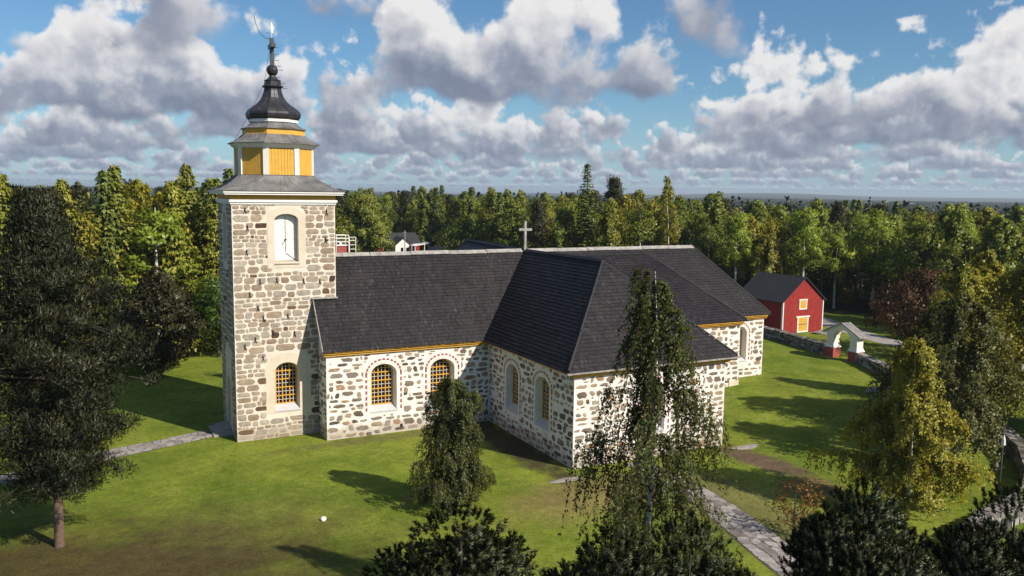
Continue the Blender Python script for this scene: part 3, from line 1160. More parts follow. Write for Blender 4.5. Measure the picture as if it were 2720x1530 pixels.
# brick chimney with white ladder cage behind the nave ridge
ch = MB()
for k in range(14):
    ch.box(10.5 + 0.008 * (k % 2), 11.35 - 0.008 * (k % 2), 8.6, 9.3, 12.6 + k * 0.155, 12.6 + k * 0.155 + 0.147)
cho = ch.build('chimney', M['brickred'], church)
ch = MB()
ch.box(10.42, 11.43, 8.52, 9.38, 14.77, 14.86)
ch.box(10.75, 10.95, 8.8, 9.0, 14.86, 15.1)
ch.build('chimney_cap', M['trim'], cho)
ch = MB()
for x in (10.35, 11.5):
    for y in (8.4, 9.5):
        ch.box(x - 0.025, x + 0.025, y - 0.025, y + 0.025, 13.4, 15.75)
for z in (15.1, 15.42, 15.72):
    ch.box(10.35, 11.5, 8.38, 8.42, z, z + 0.05)
    ch.box(10.35, 11.5, 9.48, 9.52, z, z + 0.05)
    ch.box(10.33, 10.37, 8.4, 9.5, z, z + 0.05)
    ch.box(11.48, 11.52, 8.4, 9.5, z, z + 0.05)
for x in (11.7, 12.3):
    ch.box(x - 0.025, x + 0.025, 8.9, 8.95, 13.2, 15.55)
for z in (13.6, 14.0, 14.4, 14.8, 15.2, 15.5):
    ch.box(11.7, 12.3, 8.9, 8.94, z, z + 0.05)
ch.build('service_ladder', M['trim'], cho)

# ------------------------------------------------------------------ the bell tower
TX, TY, HX, HY = 4.0, 3.7, 4.0, 3.7
tower = thing('bell_tower', (TX, TY, 0), 'square fieldstone bell tower with yellow lantern and black onion spire', 'tower')
T_ST = []
ZT = 18.74
f_s = Face((0, 0, 0), (1, 0, 0))
f_w = Face((0, 7.4, 0), (0, -1, 0))
f_e = Face((8, 0, 0), (0, 1, 0))
f_n = Face((8, 7.4, 0), (-1, 0, 0))
low = (3.97, 1.95, 2.15, 6.1, 0.75)
upw = (4.12, 1.85, 14.15, 17.95, 0.48)
wup = (3.7, 1.7, 14.15, 17.95, 0.6)
wdo = (3.7, 1.9, 0.5, 4.6, 0.8)


def twall(fc, L, ops, zones):
    o = wall(tower, fc, L, -1.0, ZT, [arch(*q) for q in ops], M['mortar'])
    T_ST.append((o, layout_stones(fc, L, 0.03, ZT - 0.03, zones, 'tower', rs)))
    return o


twall(f_s, 8, [low, upw], [(low[0] + 0.1, 3.5, 1.95, 7.05, 1.3), (upw[0], 3.0, 13.7, 18.62, 0.8)])
twall(f_w, 7.4, [wup, wdo], [(3.7, 2.6, 13.9, 18.5, 0.9), (3.7, 3.2, -0.5, 7.2, 1.4)])
twall(f_e, 7.4, [], [])
twall(f_n, 8, [], [])
lay(T_ST, M['tower_stone'])
# lower window, cream plaster band a hand proud of the stones
window(tower, f_s, *low, 0.66, 1.72, 0.80, M['cream'], bricks=False)


def niche(fc, op, depth, band, bot, wmat, name):
    uc, w, z0, z1, rise = op
    A = arch(uc, w, z0, z1, rise)
    B = arch(uc, w + 2 * band, z0 - bot, z1 + band, rise + band * 0.8)
    D = arch(uc, w * 0.94, z0 + 0.02, z1 - 0.04, rise)
    n = len(A)
    mb = MB()
    pts = [fc.p(a, c, 0.0) for a, c in B] + [fc.p(a, c, -0.025) for a, c in B] + [fc.p(a, c, -0.025) for a, c in A] + [fc.p(a, c, depth) for a, c in D]
    fs = []
    for i in range(n):
        j = (i + 1) % n
        fs += [(i, j, n + j, n + i), (n + i, n + j, 2 * n + j, 2 * n + i), (2 * n + i, 2 * n + j, 3 * n + j, 3 * n + i)]
    mb.add(pts, fs)
    return mb.build(name, wmat, tower), D


def boarded_leaf(parent, fc, u0, u1, z0, top, d, slant, mat, name, nb=11):
    """leaf of boards laid slantwise, clipped to an arched top"""
    back = MB()
    pts = [(u0, z0), (u1, z0)] + [(u1 + (u0 - u1) * k / 8, top(u1 + (u0 - u1) * k / 8)) for k in range(9)]
    back.prism([fc.p(a, c, d + 0.05) for a, c in pts], -fc.n * 0.05)
    leaf = back.build(name, mat, parent)
    hh = top((u0 + u1) / 2) - z0
    wd = u1 - u0
    step = (hh + wd * abs(slant)) / nb
    bwd = step - 0.02
    for k in range(nb):
        zb = z0 - (wd * slant if slant > 0 else 0) + k * step
        q = []
        for a, zz in ((u0, zb), (u1, zb + wd * slant), (u1, zb + wd * slant + bwd), (u0, zb + bwd)) if slant > 0 else ((u0, zb - wd * slant), (u1, zb), (u1, zb + bwd), (u0, zb - wd * slant + bwd)):
            q.append((a, min(max(zz, z0 + 0.01), top(a) - 0.03)))
        if abs(q[2][1] - q[1][1]) + abs(q[3][1] - q[0][1]) < 0.06:
            continue
        bm_ = MB()
        bm_.prism([fc.p(a, c, d) for a, c in q], fc.n * 0.025)
        bm_.build('board', mat, leaf)
    return leaf


n1, D1 = niche(f_s, upw, 0.62, 0.55, 0.45, M['cream'], 'louvre_opening')
tp = lambda u: arch_top(u - upw[0], upw[1] * 0.94, upw[3] - 0.04, upw[4])
uc = upw[0]
boarded_leaf(n1, f_s, uc - 0.86, uc - 0.012, upw[2] + 0.05, tp, 0.5, 0.8, M['trim'], 'shutter')
boarded_leaf(n1, f_s, uc + 0.012, uc + 0.86, upw[2] + 0.05, tp, 0.5, -0.8, M['trim'], 'shutter')
s = MB()
s.prism([f_s.p(uc - 0.97, upw[2] - 0.12, -0.08), f_s.p(uc + 0.97, upw[2] - 0.12, -0.08), f_s.p(uc + 0.9, upw[2] + 0.12, 0.5), f_s.p(uc - 0.9, upw[2] + 0.12, 0.5)], (0, 0, -0.06))
s.build('sill', M['wood'], n1)
s = MB()
s.bar(f_s.p(uc - 0.1, 15.9, 0.44), f_s.p(uc + 0.12, 15.9, 0.44), 0.05)
s.bar(f_s.p(uc - 0.02, 15.9, 0.43), f_s.p(uc - 0.25, 15.5, 0.43), 0.035)
s.bar(f_s.p(uc, 15.0, 0.44), f_s.p(uc, 17.7, 0.44), 0.02)
s.build('latch', M['iron'], n1)
n2, D2 = niche(f_w, wup, 0.5, 0.45, 0.3, M['cream'], 'louvre_opening')
tp2 = lambda u: arch_top(u - 3.7, wup[1] * 0.94, wup[3] - 0.04, wup[4])
boarded_leaf(n2, f_w, 3.7 - 0.8, 3.69, wup[2] + 0.05, tp2, 0.4, 0.8, M['trim'], 'shutter')
boarded_leaf(n2, f_w, 3.71, 3.7 + 0.8, wup[2] + 0.05, tp2, 0.4, -0.8, M['trim'], 'shutter')
n3, D3 = niche(f_w, wdo, 0.55, 0.6, 0.3, M['cream'], 'doorway')
tp3 = lambda u: arch_top(u - 3.7, wdo[1] * 0.94, wdo[3] - 0.04, wdo[4])
boarded_leaf(n3, f_w, 3.7 - 0.88, 3.69, wdo[2], tp3, 0.45, 0.6, M['wood'], 'door')
boarded_leaf(n3, f_w, 3.71, 3.7 + 0.88, wdo[2], tp3, 0.45, -0.6, M['wood'], 'door')
for k in range(3):
    s = MB()
    dd = 1.5 - k * 0.42
    s.box(-dd, 0.02, 3.7 - 1.6 + k * 0.2, 3.7 + 1.6 - k * 0.2, -0.2 + k * 0.001, 0.17 * (k + 1))
    s.build('step', M['concrete'], tower)

# iron wall anchors
for (u, z) in ((1.0, 18.25), (7.3, 18.1), (1.15, 16.9), (7.2, 15.9), (1.05, 15.0), (2.0, 12.7), (3.3, 12.75), (5.4, 12.6), (6.7, 12.55), (6.6, 10.9), (1.8, 10.6), (2.2, 9.8), (4.1, 9.85), (2.9, 8.6), (4.6, 8.4), (1.55, 8.1), (0.75, 7.6), (2.1, 6.6), (1.2, 11.7)):
    a = MB()
    a.bar(f_s.p(u - 0.09, z - 0.28, -0.05), f_s.p(u + 0.03, z + 0.05, -0.05), 0.045)
    a.bar(f_s.p(u + 0.11, z - 0.26, -0.06), f_s.p(u - 0.04, z + 0.08, -0.06), 0.045)
    a.bar(f_s.p(u - 0.05, z + 0.05, -0.05), f_s.p(u + 0.0, z + 0.2, -0.05), 0.04)
    a.bar(f_s.p(u + 0.05, z + 0.05, -0.05), f_s.p(u + 0.0, z + 0.2, -0.05), 0.04)
    a.build('wall_anchor', M['iron'], tower)


def tbox(out, z0, z1, name, mat):
    mb = MB()
    mb.box(TX - HX - out, TX + HX + out, TY - HY - out, TY + HY + out, z0, z1)
    return mb.build(name, mat, tower)


tbox(0.08, ZT - 0.06, ZT + 0.10, 'cornice', M['trim'])
tbox(0.17, ZT + 0.102, ZT + 0.30, 'cornice', M['trim'])
tbox(0.05, ZT + 0.302, 19.5, 'frieze', M['ochre'])
tbox(0.56, 19.42, 19.56, 'eave', M['trim'])
tbox(0.64, 19.562, 19.72, 'eave', M['trim'])


def oct8(ax, ay, b_, z, cx=TX, cy=TY):
    q = [(ax, -(b_ - ax)), (ax, b_ - ax), (b_ - ay, ay), (-(b_ - ay), ay), (-ax, b_ - ax), (-ax, -(b_ - ax)), (-(b_ - ay), -ay), (b_ - ay, -ay)]
    return [(cx + x, cy + y, z) for x, y in q]


def octr(r, z):
    return oct8(r, r, math.sqrt(2) * r, z)


def seams(rings_, name, parent, counts, mat, r=0.025):
    mb = MB()
    n = len(rings_[0])
    for k in range(n):
        for i in range(1, counts[k % 2] + 1):
            f = i / (counts[k % 2] + 1) + random.uniform(-0.02, 0.02)
            path = [Vector(rg[k]).lerp(Vector(rg[(k + 1) % n]), f) for rg in rings_]
            if (path[0] - path[-1]).length > 0.1:
                mb.tube(path, r, 4, False)
        mb.tube([Vector(rg[k]) for rg in rings_], r * 1.3, 4, False)
    return mb.build(name, mat, parent, kind='stuff')


def loft(prof, name, mat, parent, smooth=False):
    mb = MB()
    rg = [octr(r, z) for r, z in prof]
    mb.rings(rg)
    return mb.build(name, mat, parent, smooth), rg


lr = []
for t in np.linspace(0, 1, 8):
    k = 1 - (1 - t) ** 1.75        # steep towards the drum, shallow at the eave
    ax = 4.72 + (2.98 - 4.72) * (t ** 0.82)
    ay = 4.42 + (2.98 - 4.42) * (t ** 0.82)
    bsq, boc = ax + ay, math.sqrt(2) * (ax + ay) / 2
    zz = 19.722 + 1.24 * (0.55 * t + 0.45 * t * t)
    lr.append(oct8(ax, ay, bsq + (boc - bsq) * min(1, t * 1.0), zz))
mb = MB()
mb.rings(lr)
lower = mb.build('lower_roof', M['zinc'], tower)
seams(lr, 'standing_seam', lower, (8, 5), M['zinc'], 0.022)
drum, _ = loft([(2.86, 20.9), (2.86, 23.15)], 'lantern', M['yellow'], tower)
rgA, rgB = octr(2.89, 20.97), octr(2.89, 23.1)
nrng = random.Random(4)
for k in range(8):
    a, c = Vector(rgA[k]), Vector(rgA[(k + 1) % 8])
    d = (c - a)
    out = d.cross(Z).normalized()
    nbd = 8
    for i in range(nbd):
        f0 = 0.09 + 0.82 * i / nbd
        f1 = 0.09 + 0.82 * (i + 1) / nbd - 0.008
        bb = MB()
        bb.pbox(a + d * f0 - out * 0.02, d * (f1 - f0), out * (0.035 + nrng.uniform(0, 0.012)), Z * 2.12)
        bb.build('board', M['yellow'], drum)
    pb = MB()
    p0 = Vector(octr(2.92, 20.95)[k])
    cen = Vector((TX, TY, 20.95))
    rad = (p0 - cen).normalized()
    tan = Z.cross(rad)
    pb.pbox(p0 - rad * 0.10 - tan * 0.21, tan * 0.42, rad * 0.10 + Vector((0, 0, 0)), Z * 2.15)
    pb.build('corner_post', M['trim'], drum)
sk = MB()
sk.rings([octr(3.0, 20.88), octr(3.0, 20.99)])
sk.build('base_moulding', M['metal'], drum)
loft([(2.98, 23.1), (3.02, 23.2), (3.12, 23.22), (3.24, 23.38), (3.28, 23.4), (3.28, 23.46)], 'cornice', M['trim'], tower)
o, rg = loft([(3.42, 23.44), (3.42, 23.5), (3.02, 23.66), (2.62, 23.92), (2.36, 24.2)], 'middle_roof', M['zinc'], tower)
seams(rg[1:], 'standing_seam', o, (4, 4), M['zinc'], 0.02)
loft([(2.31, 24.1), (2.31, 24.66)], 'upper_drum', M['yellow'], tower)
o, rg = loft([(2.44, 24.64), (2.44, 24.69), (2.15, 24.80), (1.90, 24.95), (1.74, 25.12)], 'upper_roof', M['zinc'], tower)
seams(rg[1:], 'standing_seam', o, (3, 3), M['zinc'], 0.018)
loft([(1.70, 25.08), (1.70, 25.2), (1.84, 25.22), (1.84, 25.42)], 'collar', M['trim'], tower)
prof = [(1.74, 25.40), (1.86, 25.46), (1.98, 25.62), (2.03, 25.85), (2.0, 26.02), (1.86, 26.2), (1.58, 26.42), (1.26, 26.66), (1.0, 26.92), (0.82, 27.2), (0.70, 27.5), (0.62, 27.8), (0.60, 28.02)]
o, rg = loft(prof, 'onion_dome', M['dome'], tower)
seams(rg, 'standing_seam', o, (1, 1), M['dome'], 0.02)
hatch = MB()
hatch.pbox((TX + 0.72, TY - 0.3, 26.78), (0.5, 0, -0.42), (0, 0.6, 0), (0.12, 0, 0.12))
hatch.build('hatch', M['dome'], o)
fin, rg = loft([(0.60, 28.0), (0.74, 28.03), (0.80, 28.10), (0.74, 28.18), (0.62, 28.22), (0.60, 28.52), (0.64, 28.58), (0.46, 28.68), (0.28, 28.85), (0.22, 28.98)], 'finial', M['dome'], tower)
bl = MB()
n = 12
bl.rings([[(TX + 0.46 * math.sin(a) * math.cos(2 * math.pi * k / n), TY + 0.46 * math.sin(a) * math.sin(2 * math.pi * k / n), 29.4 - 0.47 * math.cos(a)) for k in range(n)] for a in np.linspace(0.35, math.pi - 0.3, 9)])
bl.build('ball', M['dome'], fin)
sp = MB()
sp.box(TX - 0.15, TX + 0.15, TY - 0.15, TY + 0.15, 29.8, 31.95)
sp.box(TX - 0.18, TX + 0.18, TY - 0.75, TY + 0.75, 31.15, 31.47)
spo = sp.build('spire_cross', M['metal'], tower)
va = MB()
va.tube([(TX, TY, 31.9), (TX, TY, 33.0)], 0.02, 5)
va.prism([(TX, TY, 32.32), (TX + 0.12, TY, 32.36), (TX + 0.17, TY + 0.05, 32.75), (TX + 0.02, TY + 0.02, 33.25), (TX - 0.06, TY, 32.8)], (0.01, 0.05, 0))
va.build('weathervane', M['trim'], spo)
wi = MB()
cpts = []
for t in np.linspace(0, 1, 10):
    a = t * 1.45
    cpts.append((TX - 0.2 - 1.0 * math.sin(a) - 0.15 * t, TY, 31.85 + 2.0 * (1 - math.cos(a)) * 0.75 + 0.45 * t * t))
wi.tube(cpts, 0.022, 5)
wi.tube([(TX - 0.45, TY, 32.35), (TX + 0.1, TY, 32.3)], 0.012, 4)
wi.build('lightning_rod', M['iron'], spo)
for z, r0 in ((31.2, .2), (30.65, .2), (30.2, .2), (29.75, .3), (29.45, .5), (28.85, .3), (28.4, .62), (28.0, .8)):
    ru = MB()
    ru.tube([(TX + r0, TY - 0.1, z), (TX + r0 + 0.32, TY - 0.1, z), (TX + r0 + 0.34, TY - 0.1, z + 0.08)], 0.018, 4)
    ru.build('rung', M['iron'], spo)
cab = MB()
cab.tube([(TX - 0.2, TY - 0.1, 31.0), (TX - 0.75, TY - 0.4, 28.2), (TX - 2.2, TY - 1.4, 25.6), (TX - 3.4, TY - 1.4, 23.4), (TX - 3.0, TY - 1.6, 21.2), (TX - 4.6, TY - 1.8, 19.9)], 0.012, 4)
cab.build('ground_cable', M['iron'], spo)


# ------------------------------------------------------------------ red barn
barn = thing('barn', (76.4, 19.5, 1.25), 'red wooden barn with black gable roof and yellow door beyond the church', 'barn')
BX0, BX1, BY0, BY1, BZ, BE, BA = 72.7, 80.1, 15.2, 23.6, 1.2, 5.75, 8.75
bxm = (BX0 + BX1) / 2
b_ = MB()
b_.prism([(BX0, BY0, BZ), (BX1, BY0, BZ), (BX1, BY0, BE), (bxm, BY0, BA), (BX0, BY0, BE)], (0, BY1 - BY0, 0))
bw_ = b_.build('wall', M['red'], barn)


def gable_top(x):
    return BA - abs(x - bxm) * (BA - BE) / (bxm - BX0)


x = BX0 + 0.16
while x < BX1 - 0.3:
    w = random.uniform(0.19, 0.24)
    zt = min(gable_top(x), gable_top(x + w)) - 0.06
    bb = MB()
    bb.box(x, x + w - 0.02, BY0 - 0.03 - random.uniform(0, 0.012), BY0 + 0.01, BZ + 0.1, zt)
    bb.build('board', M['red'], bw_)
    x += w
y = BY0 + 0.1
while y < BY1 - 0.2:
    w = random.uniform(0.19, 0.24)
    bb = MB()
    bb.box(BX0 - 0.03 - random.uniform(0, 0.012), BX0 + 0.01, y, y + w - 0.02, BZ + 0.1, BE - 0.02)
    bb.build('board', M['red'], bw_)
    y += w
rf = MB()
ov = 0.35
sl = (BA - BE) / (bxm - BX0)
for sg in (-1, 1):
    xe = bxm + sg * (bxm - BX0 + ov)
    ze = BE - sl * ov
    rf.prism([(bxm, BY0 - 0.3, BA + 0.06), (xe, BY0 - 0.3, ze + 0.06), (xe, BY1 + 0.3, ze + 0.06), (bxm, BY1 + 0.3, BA + 0.06)], (sg * 0.07, 0, 0.09))
rf.build('roof', M['felt'], barn)
for xx in (BX0 - 0.06, BX1 - 0.10):
    p_ = MB()
    p_.box(xx, xx + 0.16, BY0 - 0.07, BY0 + 0.05, BZ, BE - 0.02)
    p_.build('corner_board', M['trim'], barn)
p_ = MB()
p_.box(BX0 - 0.07, BX0 + 0.02, BY0 + 0.052, BY0 + 0.2, BZ, BE - 0.05)
p_.build('corner_board', M['trim'], barn)


def barn_opening(name, x0, x1, z0, z1, fw, lint):
    fr = MB()
    yy = BY0 - 0.09
    fr.box(x0 - fw, x0, yy, BY0, z0 - fw * (name == 'window'), z1)
    fr.box(x1, x1 + fw, yy, BY0, z0 - fw * (name == 'window'), z1)
    fr.box(x0 - fw - lint, x1 + fw + lint, yy - 0.02, BY0, z1 + 0.002, z1 + fw)
    fr.box(x0 - (0 if name == 'window' else fw), x1 + (0 if name == 'window' else fw), yy - 0.01, BY0, z0 - fw, z0 - 0.002)
    f_ = fr.build(name, M['trim'], barn)
    lf = MB()
    n_ = 5
    for i in range(n_):
        lf.box(x0 + (x1 - x0) * i / n_ + 0.005, x0 + (x1 - x0) * (i + 1) / n_ - 0.01, BY0 - 0.07, BY0 - 0.02, z0, z1)
    lf.build('leaf', M['yellow'], f_)
    if name == 'door':
        h_ = MB()
        h_.box(x0, x1, BY0 - 0.085, BY0 - 0.068, (z0 + z1) / 2 - 0.04, (z0 + z1) / 2 + 0.03)
        h_.build('iron_bar', M['iron'], f_)


barn_opening('door', 75.55, 77.2, 1.55, 3.4, 0.2, 0.22)
barn_opening('window', 75.75, 76.85, 4.65, 5.75, 0.16, 0.08)
pl = MB()
pl.box(BX0 - 0.02, BX1 + 0.02, BY0 - 0.02, BY1 + 0.02, 0.7, 1.28)
pl.build('foundation', M['rubble'], barn)

# ------------------------------------------------------------------ gate
gate = thing('churchyard_gate', (67.2, 0, 1.2), 'white arched gate on red brick feet in the stone wall', 'gate')
for (y0, y1) in ((1.05, 2.25), (-2.25, -1.05)):
    pm = MB()
    for k in range(8):
        o2 = 0.012 * (k % 2)
        pm.box(66.55 + o2, 67.75 - o2, y0 + o2, y1 - o2, 0.9 + k * 0.19, 0.9 + k * 0.19 + 0.178)
    pl_ = pm.build('pillar', M['brickred'], gate)
    bb = MB()
    bb.rings([[(67.15 + s1 * r, (y0 + y1) / 2 + s2 * r, z) for s1, s2 in ((-1, -1), (1, -1), (1, 1), (-1, 1))] for r, z in ((0.66, 2.40), (0.66, 2.46), (0.56, 2.66), (0.50, 2.86))])
    bb.build('flared_base', M['trim'], pl_)
    for k in range(9):
        bd = MB()
        bd.box(66.65, 67.65, (y0 + y1) / 2 - 0.5, (y0 + y1) / 2 + 0.5, 2.862 + k * 0.125, 2.862 + k * 0.125 + 0.118)
        bd.build('board', M['trim'], pl_)
# arched pediment: solid with an arch cut below
am = MB()
out_ = [(2.35, 3.98), (2.35, 4.12), (0.0, 5.28), (-2.35, 4.12), (-2.35, 3.98)]
arc = [(-1.05 + 0, 3.98)] + [(-1.05 * math.cos(math.pi * i / 14), 3.60 + 0.38 + 0.68 * math.sin(math.pi * i / 14)) for i in range(1, 14)] + [(1.05, 3.98)]
poly = out_ + arc
tr = tessellate_polygon([[Vector((a, c, 0)) for a, c in poly]])
vs = [(66.62, a, c) for a, c in poly] + [(67.68, a, c) for a, c in poly]
n = len(poly)
fs = [tuple(t) for t in tr] + [tuple(n + i for i in t[::-1]) for t in tr] + [(i, (i + 1) % n, n + (i + 1) % n, n + i) for i in range(n)]
am.add(vs, fs)
am.build('arch', M['trim'], gate)
for sg in (-1, 1):
    for xx in (66.52, 67.66):
        am = MB()
        am.bar((xx + 0.06, sg * 2.6, 4.02), (xx + 0.06, 0, 5.34), 0.12, 0.10)
        am.build('pediment_moulding', M['trim'], gate)
for sg in (-1, 1):
    am = MB()
    am.prism([(66.4, sg * 2.68, 4.06), (67.9, sg * 2.68, 4.06), (67.9, 0, 5.40), (66.4, 0, 5.40)], (0, 0, 0.07))
    ro = am.build('roof', M['greyboard'], gate)
    for k in range(5):
        sm_ = MB()
        xx = 66.42 + k * 0.36
        sm_.bar((xx, sg * 2.68, 4.15), (xx, sg * 0.02, 5.49), 0.03, 0.04)
        sm_.build('standing_seam', M['zinc'], ro)

# ------------------------------------------------------------------ dry stone walls
wrng = random.Random(21)


def stone_wall(path, width, height, label, sz=0.5, limit=150):
    """dry rubble wall along a polyline; each stone a piece"""
    base = path[len(path) // 2]
    th = thing('churchyard_wall', (base[0], base[1], gzf(*base)), label, 'stone wall')
    th['kind'] = 'thing'
    pts = [Vector((a, c, gzf(a, c))) for a, c in path]
    core = MB()
    for a, c in zip(pts[:-1], pts[1:]):
        d = (c - a).normalized()
        s = d.cross(Z).normalized()
        core.pbox(a - s * width * 0.36 - Z * 0.3, c - a, s * width * 0.72, Z * (height * 0.8 + 0.3), 0.1)
    co_ = core.build('core', M['rubble'], th)
    st = []
    for a, c in zip(pts[:-1], pts[1:]):
        d = (c - a)
        L = d.length
        d.normalize()
        s = d.cross(Z).normalized()
        for side in (-1, 1, 0):
            rows = int(height / (sz * 0.5)) if side else 2
            for r in range(rows):
                t = wrng.uniform(-0.2, 0.1)
                while t < L:
                    w = sz * wrng.uniform(0.6, 1.5)
                    h = height / max(rows, 1) * wrng.uniform(0.9, 1.25) if side else sz * 0.45 * wrng.uniform(0.7, 1.2)
                    dep = width * 0.34
                    if side:
                        cpos = a + d * (t + w / 2) + s * side * (width * 0.30) + Z * (h / 2 + r * height / rows)
                        hx, hy, hz_ = w / 2 * 0.96, dep / 2, h / 2
                    else:
                        cpos = a + d * (t + w / 2) + s * ((r - 0.5) * width * 0.5) + Z * (height + 0.02)
                        hx, hy, hz_ = w / 2 * 0.96, width * 0.27, h / 2
                    st.append((cpos, d, s, hx, hy, hz_, wrng.random()))
                    t += w
    def seen(q):
        v = CAM - q[0]
        return q[3] * q[5] / v.length_squared * (1.0 if v.dot(q[2]) * ((q[0] - q[0]).length + 1) else 1)
    st.sort(key=lambda q: -q[3] * q[5] / (CAM - q[0]).length_squared)
    rest = MB()
    for i, (cp, d, s, hx, hy, hz_, tn) in enumerate(st):
        mb_ = MB() if i < limit else rest
        V = []
        for sx, sy, sz_ in ((-1, -1, -1), (1, -1, -1), (1, 1, -1), (-1, 1, -1), (-1, -1, 1), (1, -1, 1), (1, 1, 1), (-1, 1, 1)):
            j = lambda: wrng.uniform(0.72, 1.08)
            V.append(cp + d * hx * sx * j() + s * hy * sy * j() + Z * hz_ * sz_ * j())
        mb_.add(V, [(0, 3, 2, 1), (4, 5, 6, 7), (0, 1, 5, 4), (1, 2, 6, 5), (2, 3, 7, 6), (3, 0, 4, 7)], tn)
        if i < limit:
            mb_.build('stone', M['rubble'], th)
    if rest.v:
        rest.build('stone_fill', M['rubble'], th, kind='stuff')
    return th


stone_wall([(67.3, 2.35), (68.0, 6.5), (69.2, 12.0), (69.6, 16.5), (69.2, 24), (66, 36)], 1.1, 1.15, 'grey dry stone wall running from the white gate past the red barn', 0.55, 140)
stone_wall([(66.9, -2.35), (64.6, -7.0), (61.5, -12.5), (58.5, -18), (56.0, -23.5)], 1.0, 1.0, 'mossy dry stone wall leading from the white gate towards the yellow birch', 0.6, 90)
stone_wall([(54.5, -26.5), (51.4, -30.4), (47.4, -33.6), (42.5, -36.2), (37.0, -37.0), (33.2, -38.4), (29.5, -42.0)], 1.05, 1.2, 'broad sunlit stone wall curving between the dark pines at lower right', 0.75, 200)
stone_wall([(-24, -14.2), (-18.5, -18.0), (-14.6, -20.9), (-11.5, -23.7), (-7.5, -27.5)], 1.1, 0.7, 'low grey stone wall at the lower left corner by the big pine', 0.6, 120)

# ------------------------------------------------------------------ paths
prng = random.Random(9)


def flag_path(name, centre, width, cell, zoff):
    """flagstones fitted like crazy paving over a strip of sand"""
    pts = [Vector((a, c)) for a, c in centre]
    base = MB()
    V, F = [], []
    for i, p in enumerate(pts):
        d = (pts[min(i + 1, len(pts) - 1)] - pts[max(i - 1, 0)]).normalized()
        s = Vector((-d.y, d.x))
        for sg in (-1, 1):
            q = p + s * sg * (width[i] / 2 + 0.1)
            V.append((q.x, q.y, gzf(q.x, q.y) + zoff))
    for i in range(len(pts) - 1):
        F.append((2 * i, 2 * i + 2, 2 * i + 3, 2 * i + 1))
    base.add(V, F)
    po = base.build(name, M['pathsoil'], None)
    tag(po, kind='structure')
    # jittered grid in (along, across), polygons shrunk to leave joints
    segs = []
    acc = 0.0
    for a, c in zip(pts[:-1], pts[1:]):
        segs.append((acc, (c - a).length, a, c))
        acc += (c - a).length

    def place(t, v):
        for k_, (s0, L, a, c) in enumerate(segs):
            if t <= s0 + L or k_ == len(segs) - 1:
                f = (t - s0) / L
                p = a.lerp(c, f)
                d = (c - a).normalized()
                w = width[k_] + (width[k_ + 1] - width[k_]) * min(1, max(0, f))
                q = p + Vector((-d.y, d.x)) * v * w / 2
                return q
    nt = int(acc / cell)
    nv = max(2, int(sum(width) / len(width) / cell))
    G = {}
    for i in range(nt + 1):
        for j in range(nv + 1):
            G[i, j] = (acc * (i + (0.5 if j % 2 else 0) + prng.uniform(-.26, .26)) / nt, -1 + 2 * (j + (prng.uniform(-.25, .25) if 0 < j < nv else prng.uniform(-.12, .12))) / nv)
    for i in range(nt):
        for j in range(nv):
            quad = [G[i, j], G[i + 1, j], G[i + 1, j + 1], G[i, j + 1]]
            polys = [quad] if prng.random() < 0.7 else [[quad[0], quad[1], quad[2]], [quad[0], quad[2], quad[3]]]
            for pq in polys:
                w = [place(max(0, min(acc, t)), v) for t, v in pq]
                cx = sum((q.x for q in w)) / len(w)
                cy_ = sum((q.y for q in w)) / len(w)
                pts2 = []
                m_ = len(w)
                for k in range(m_):
                    a, c2 = w[k], w[(k + 1) % m_]
                    for f in (0.14, 0.86):
                        q = a.lerp(c2, f)
                        v = Vector((q.x - cx, q.y - cy_))
                        L = v.length
                        v *= max(0.3, (L - 0.045)) / max(L, 0.01)
                        pts2.append((cx + v.x, cy_ + v.y))
                h = zoff + 0.035 + prng.uniform(-0.008, 0.012)
                st = MB()
                top = [(a, c2, gzf(a, c2) + h) for a, c2 in pts2]
                bot = [(a, c2, gzf(a, c2) + zoff - 0.01) for a, c2 in pts2]
                k = len(top)
                st.add(top + bot, [tuple(range(k))] + [(q, k + q, k + (q + 1) % k, (q + 1) % k) for q in range(k)], prng.random())
                st.build('flagstone', M['flag'], po)


M['pathsoil'] = mat_flat('sandy path joints', (0.10, 0.085, 0.05), 0.95, 0.3, 2.0, bump=0.4)
flag_path('flagstone_path', [(25.6, -17.2), (25.9, -21), (25.7, -25), (24.9, -29), (23.9, -33), (23.0, -37), (22.2, -41)], [1.9, 2.0, 2.2, 2.5, 2.7, 2.8, 2.8], 0.56, 0.012)
flag_path('flagstone_path', [(-1.5, 3.45), (-4.5, 2.3), (-8, 1.2), (-12, -0.4), (-16, -2.4)], [2.0, 2.0, 2.2, 2.2, 2.2], 0.62, 0.012)
# gravel road beyond the gate
rd = MB()
rp = [(90, 27), (86, 18), (83.5, 12), (82, 7.5), (81, 2), (80.5, -6), (82, -16), (88, -30)]
V, F = [], []
for i, (a, c) in enumerate(rp):
    d = (Vector(rp[min(i + 1, len(rp) - 1)]) - Vector(rp[max(i - 1, 0)])).normalized()
    s = Vector((-d.y, d.x))
    for sg in (-1, 1):
        qx, qy = a + s.x * sg * 1.9, c + s.y * sg * 1.9
        V.append((qx, qy, gzf(qx, qy) + 0.03))
for i in range(len(rp) - 1):
    F.append((2 * i, 2 * i + 2, 2 * i + 3, 2 * i + 1))
rd.add(V, F)
tag(rd.build('gravel_road', M['gravel'], None), kind='structure')


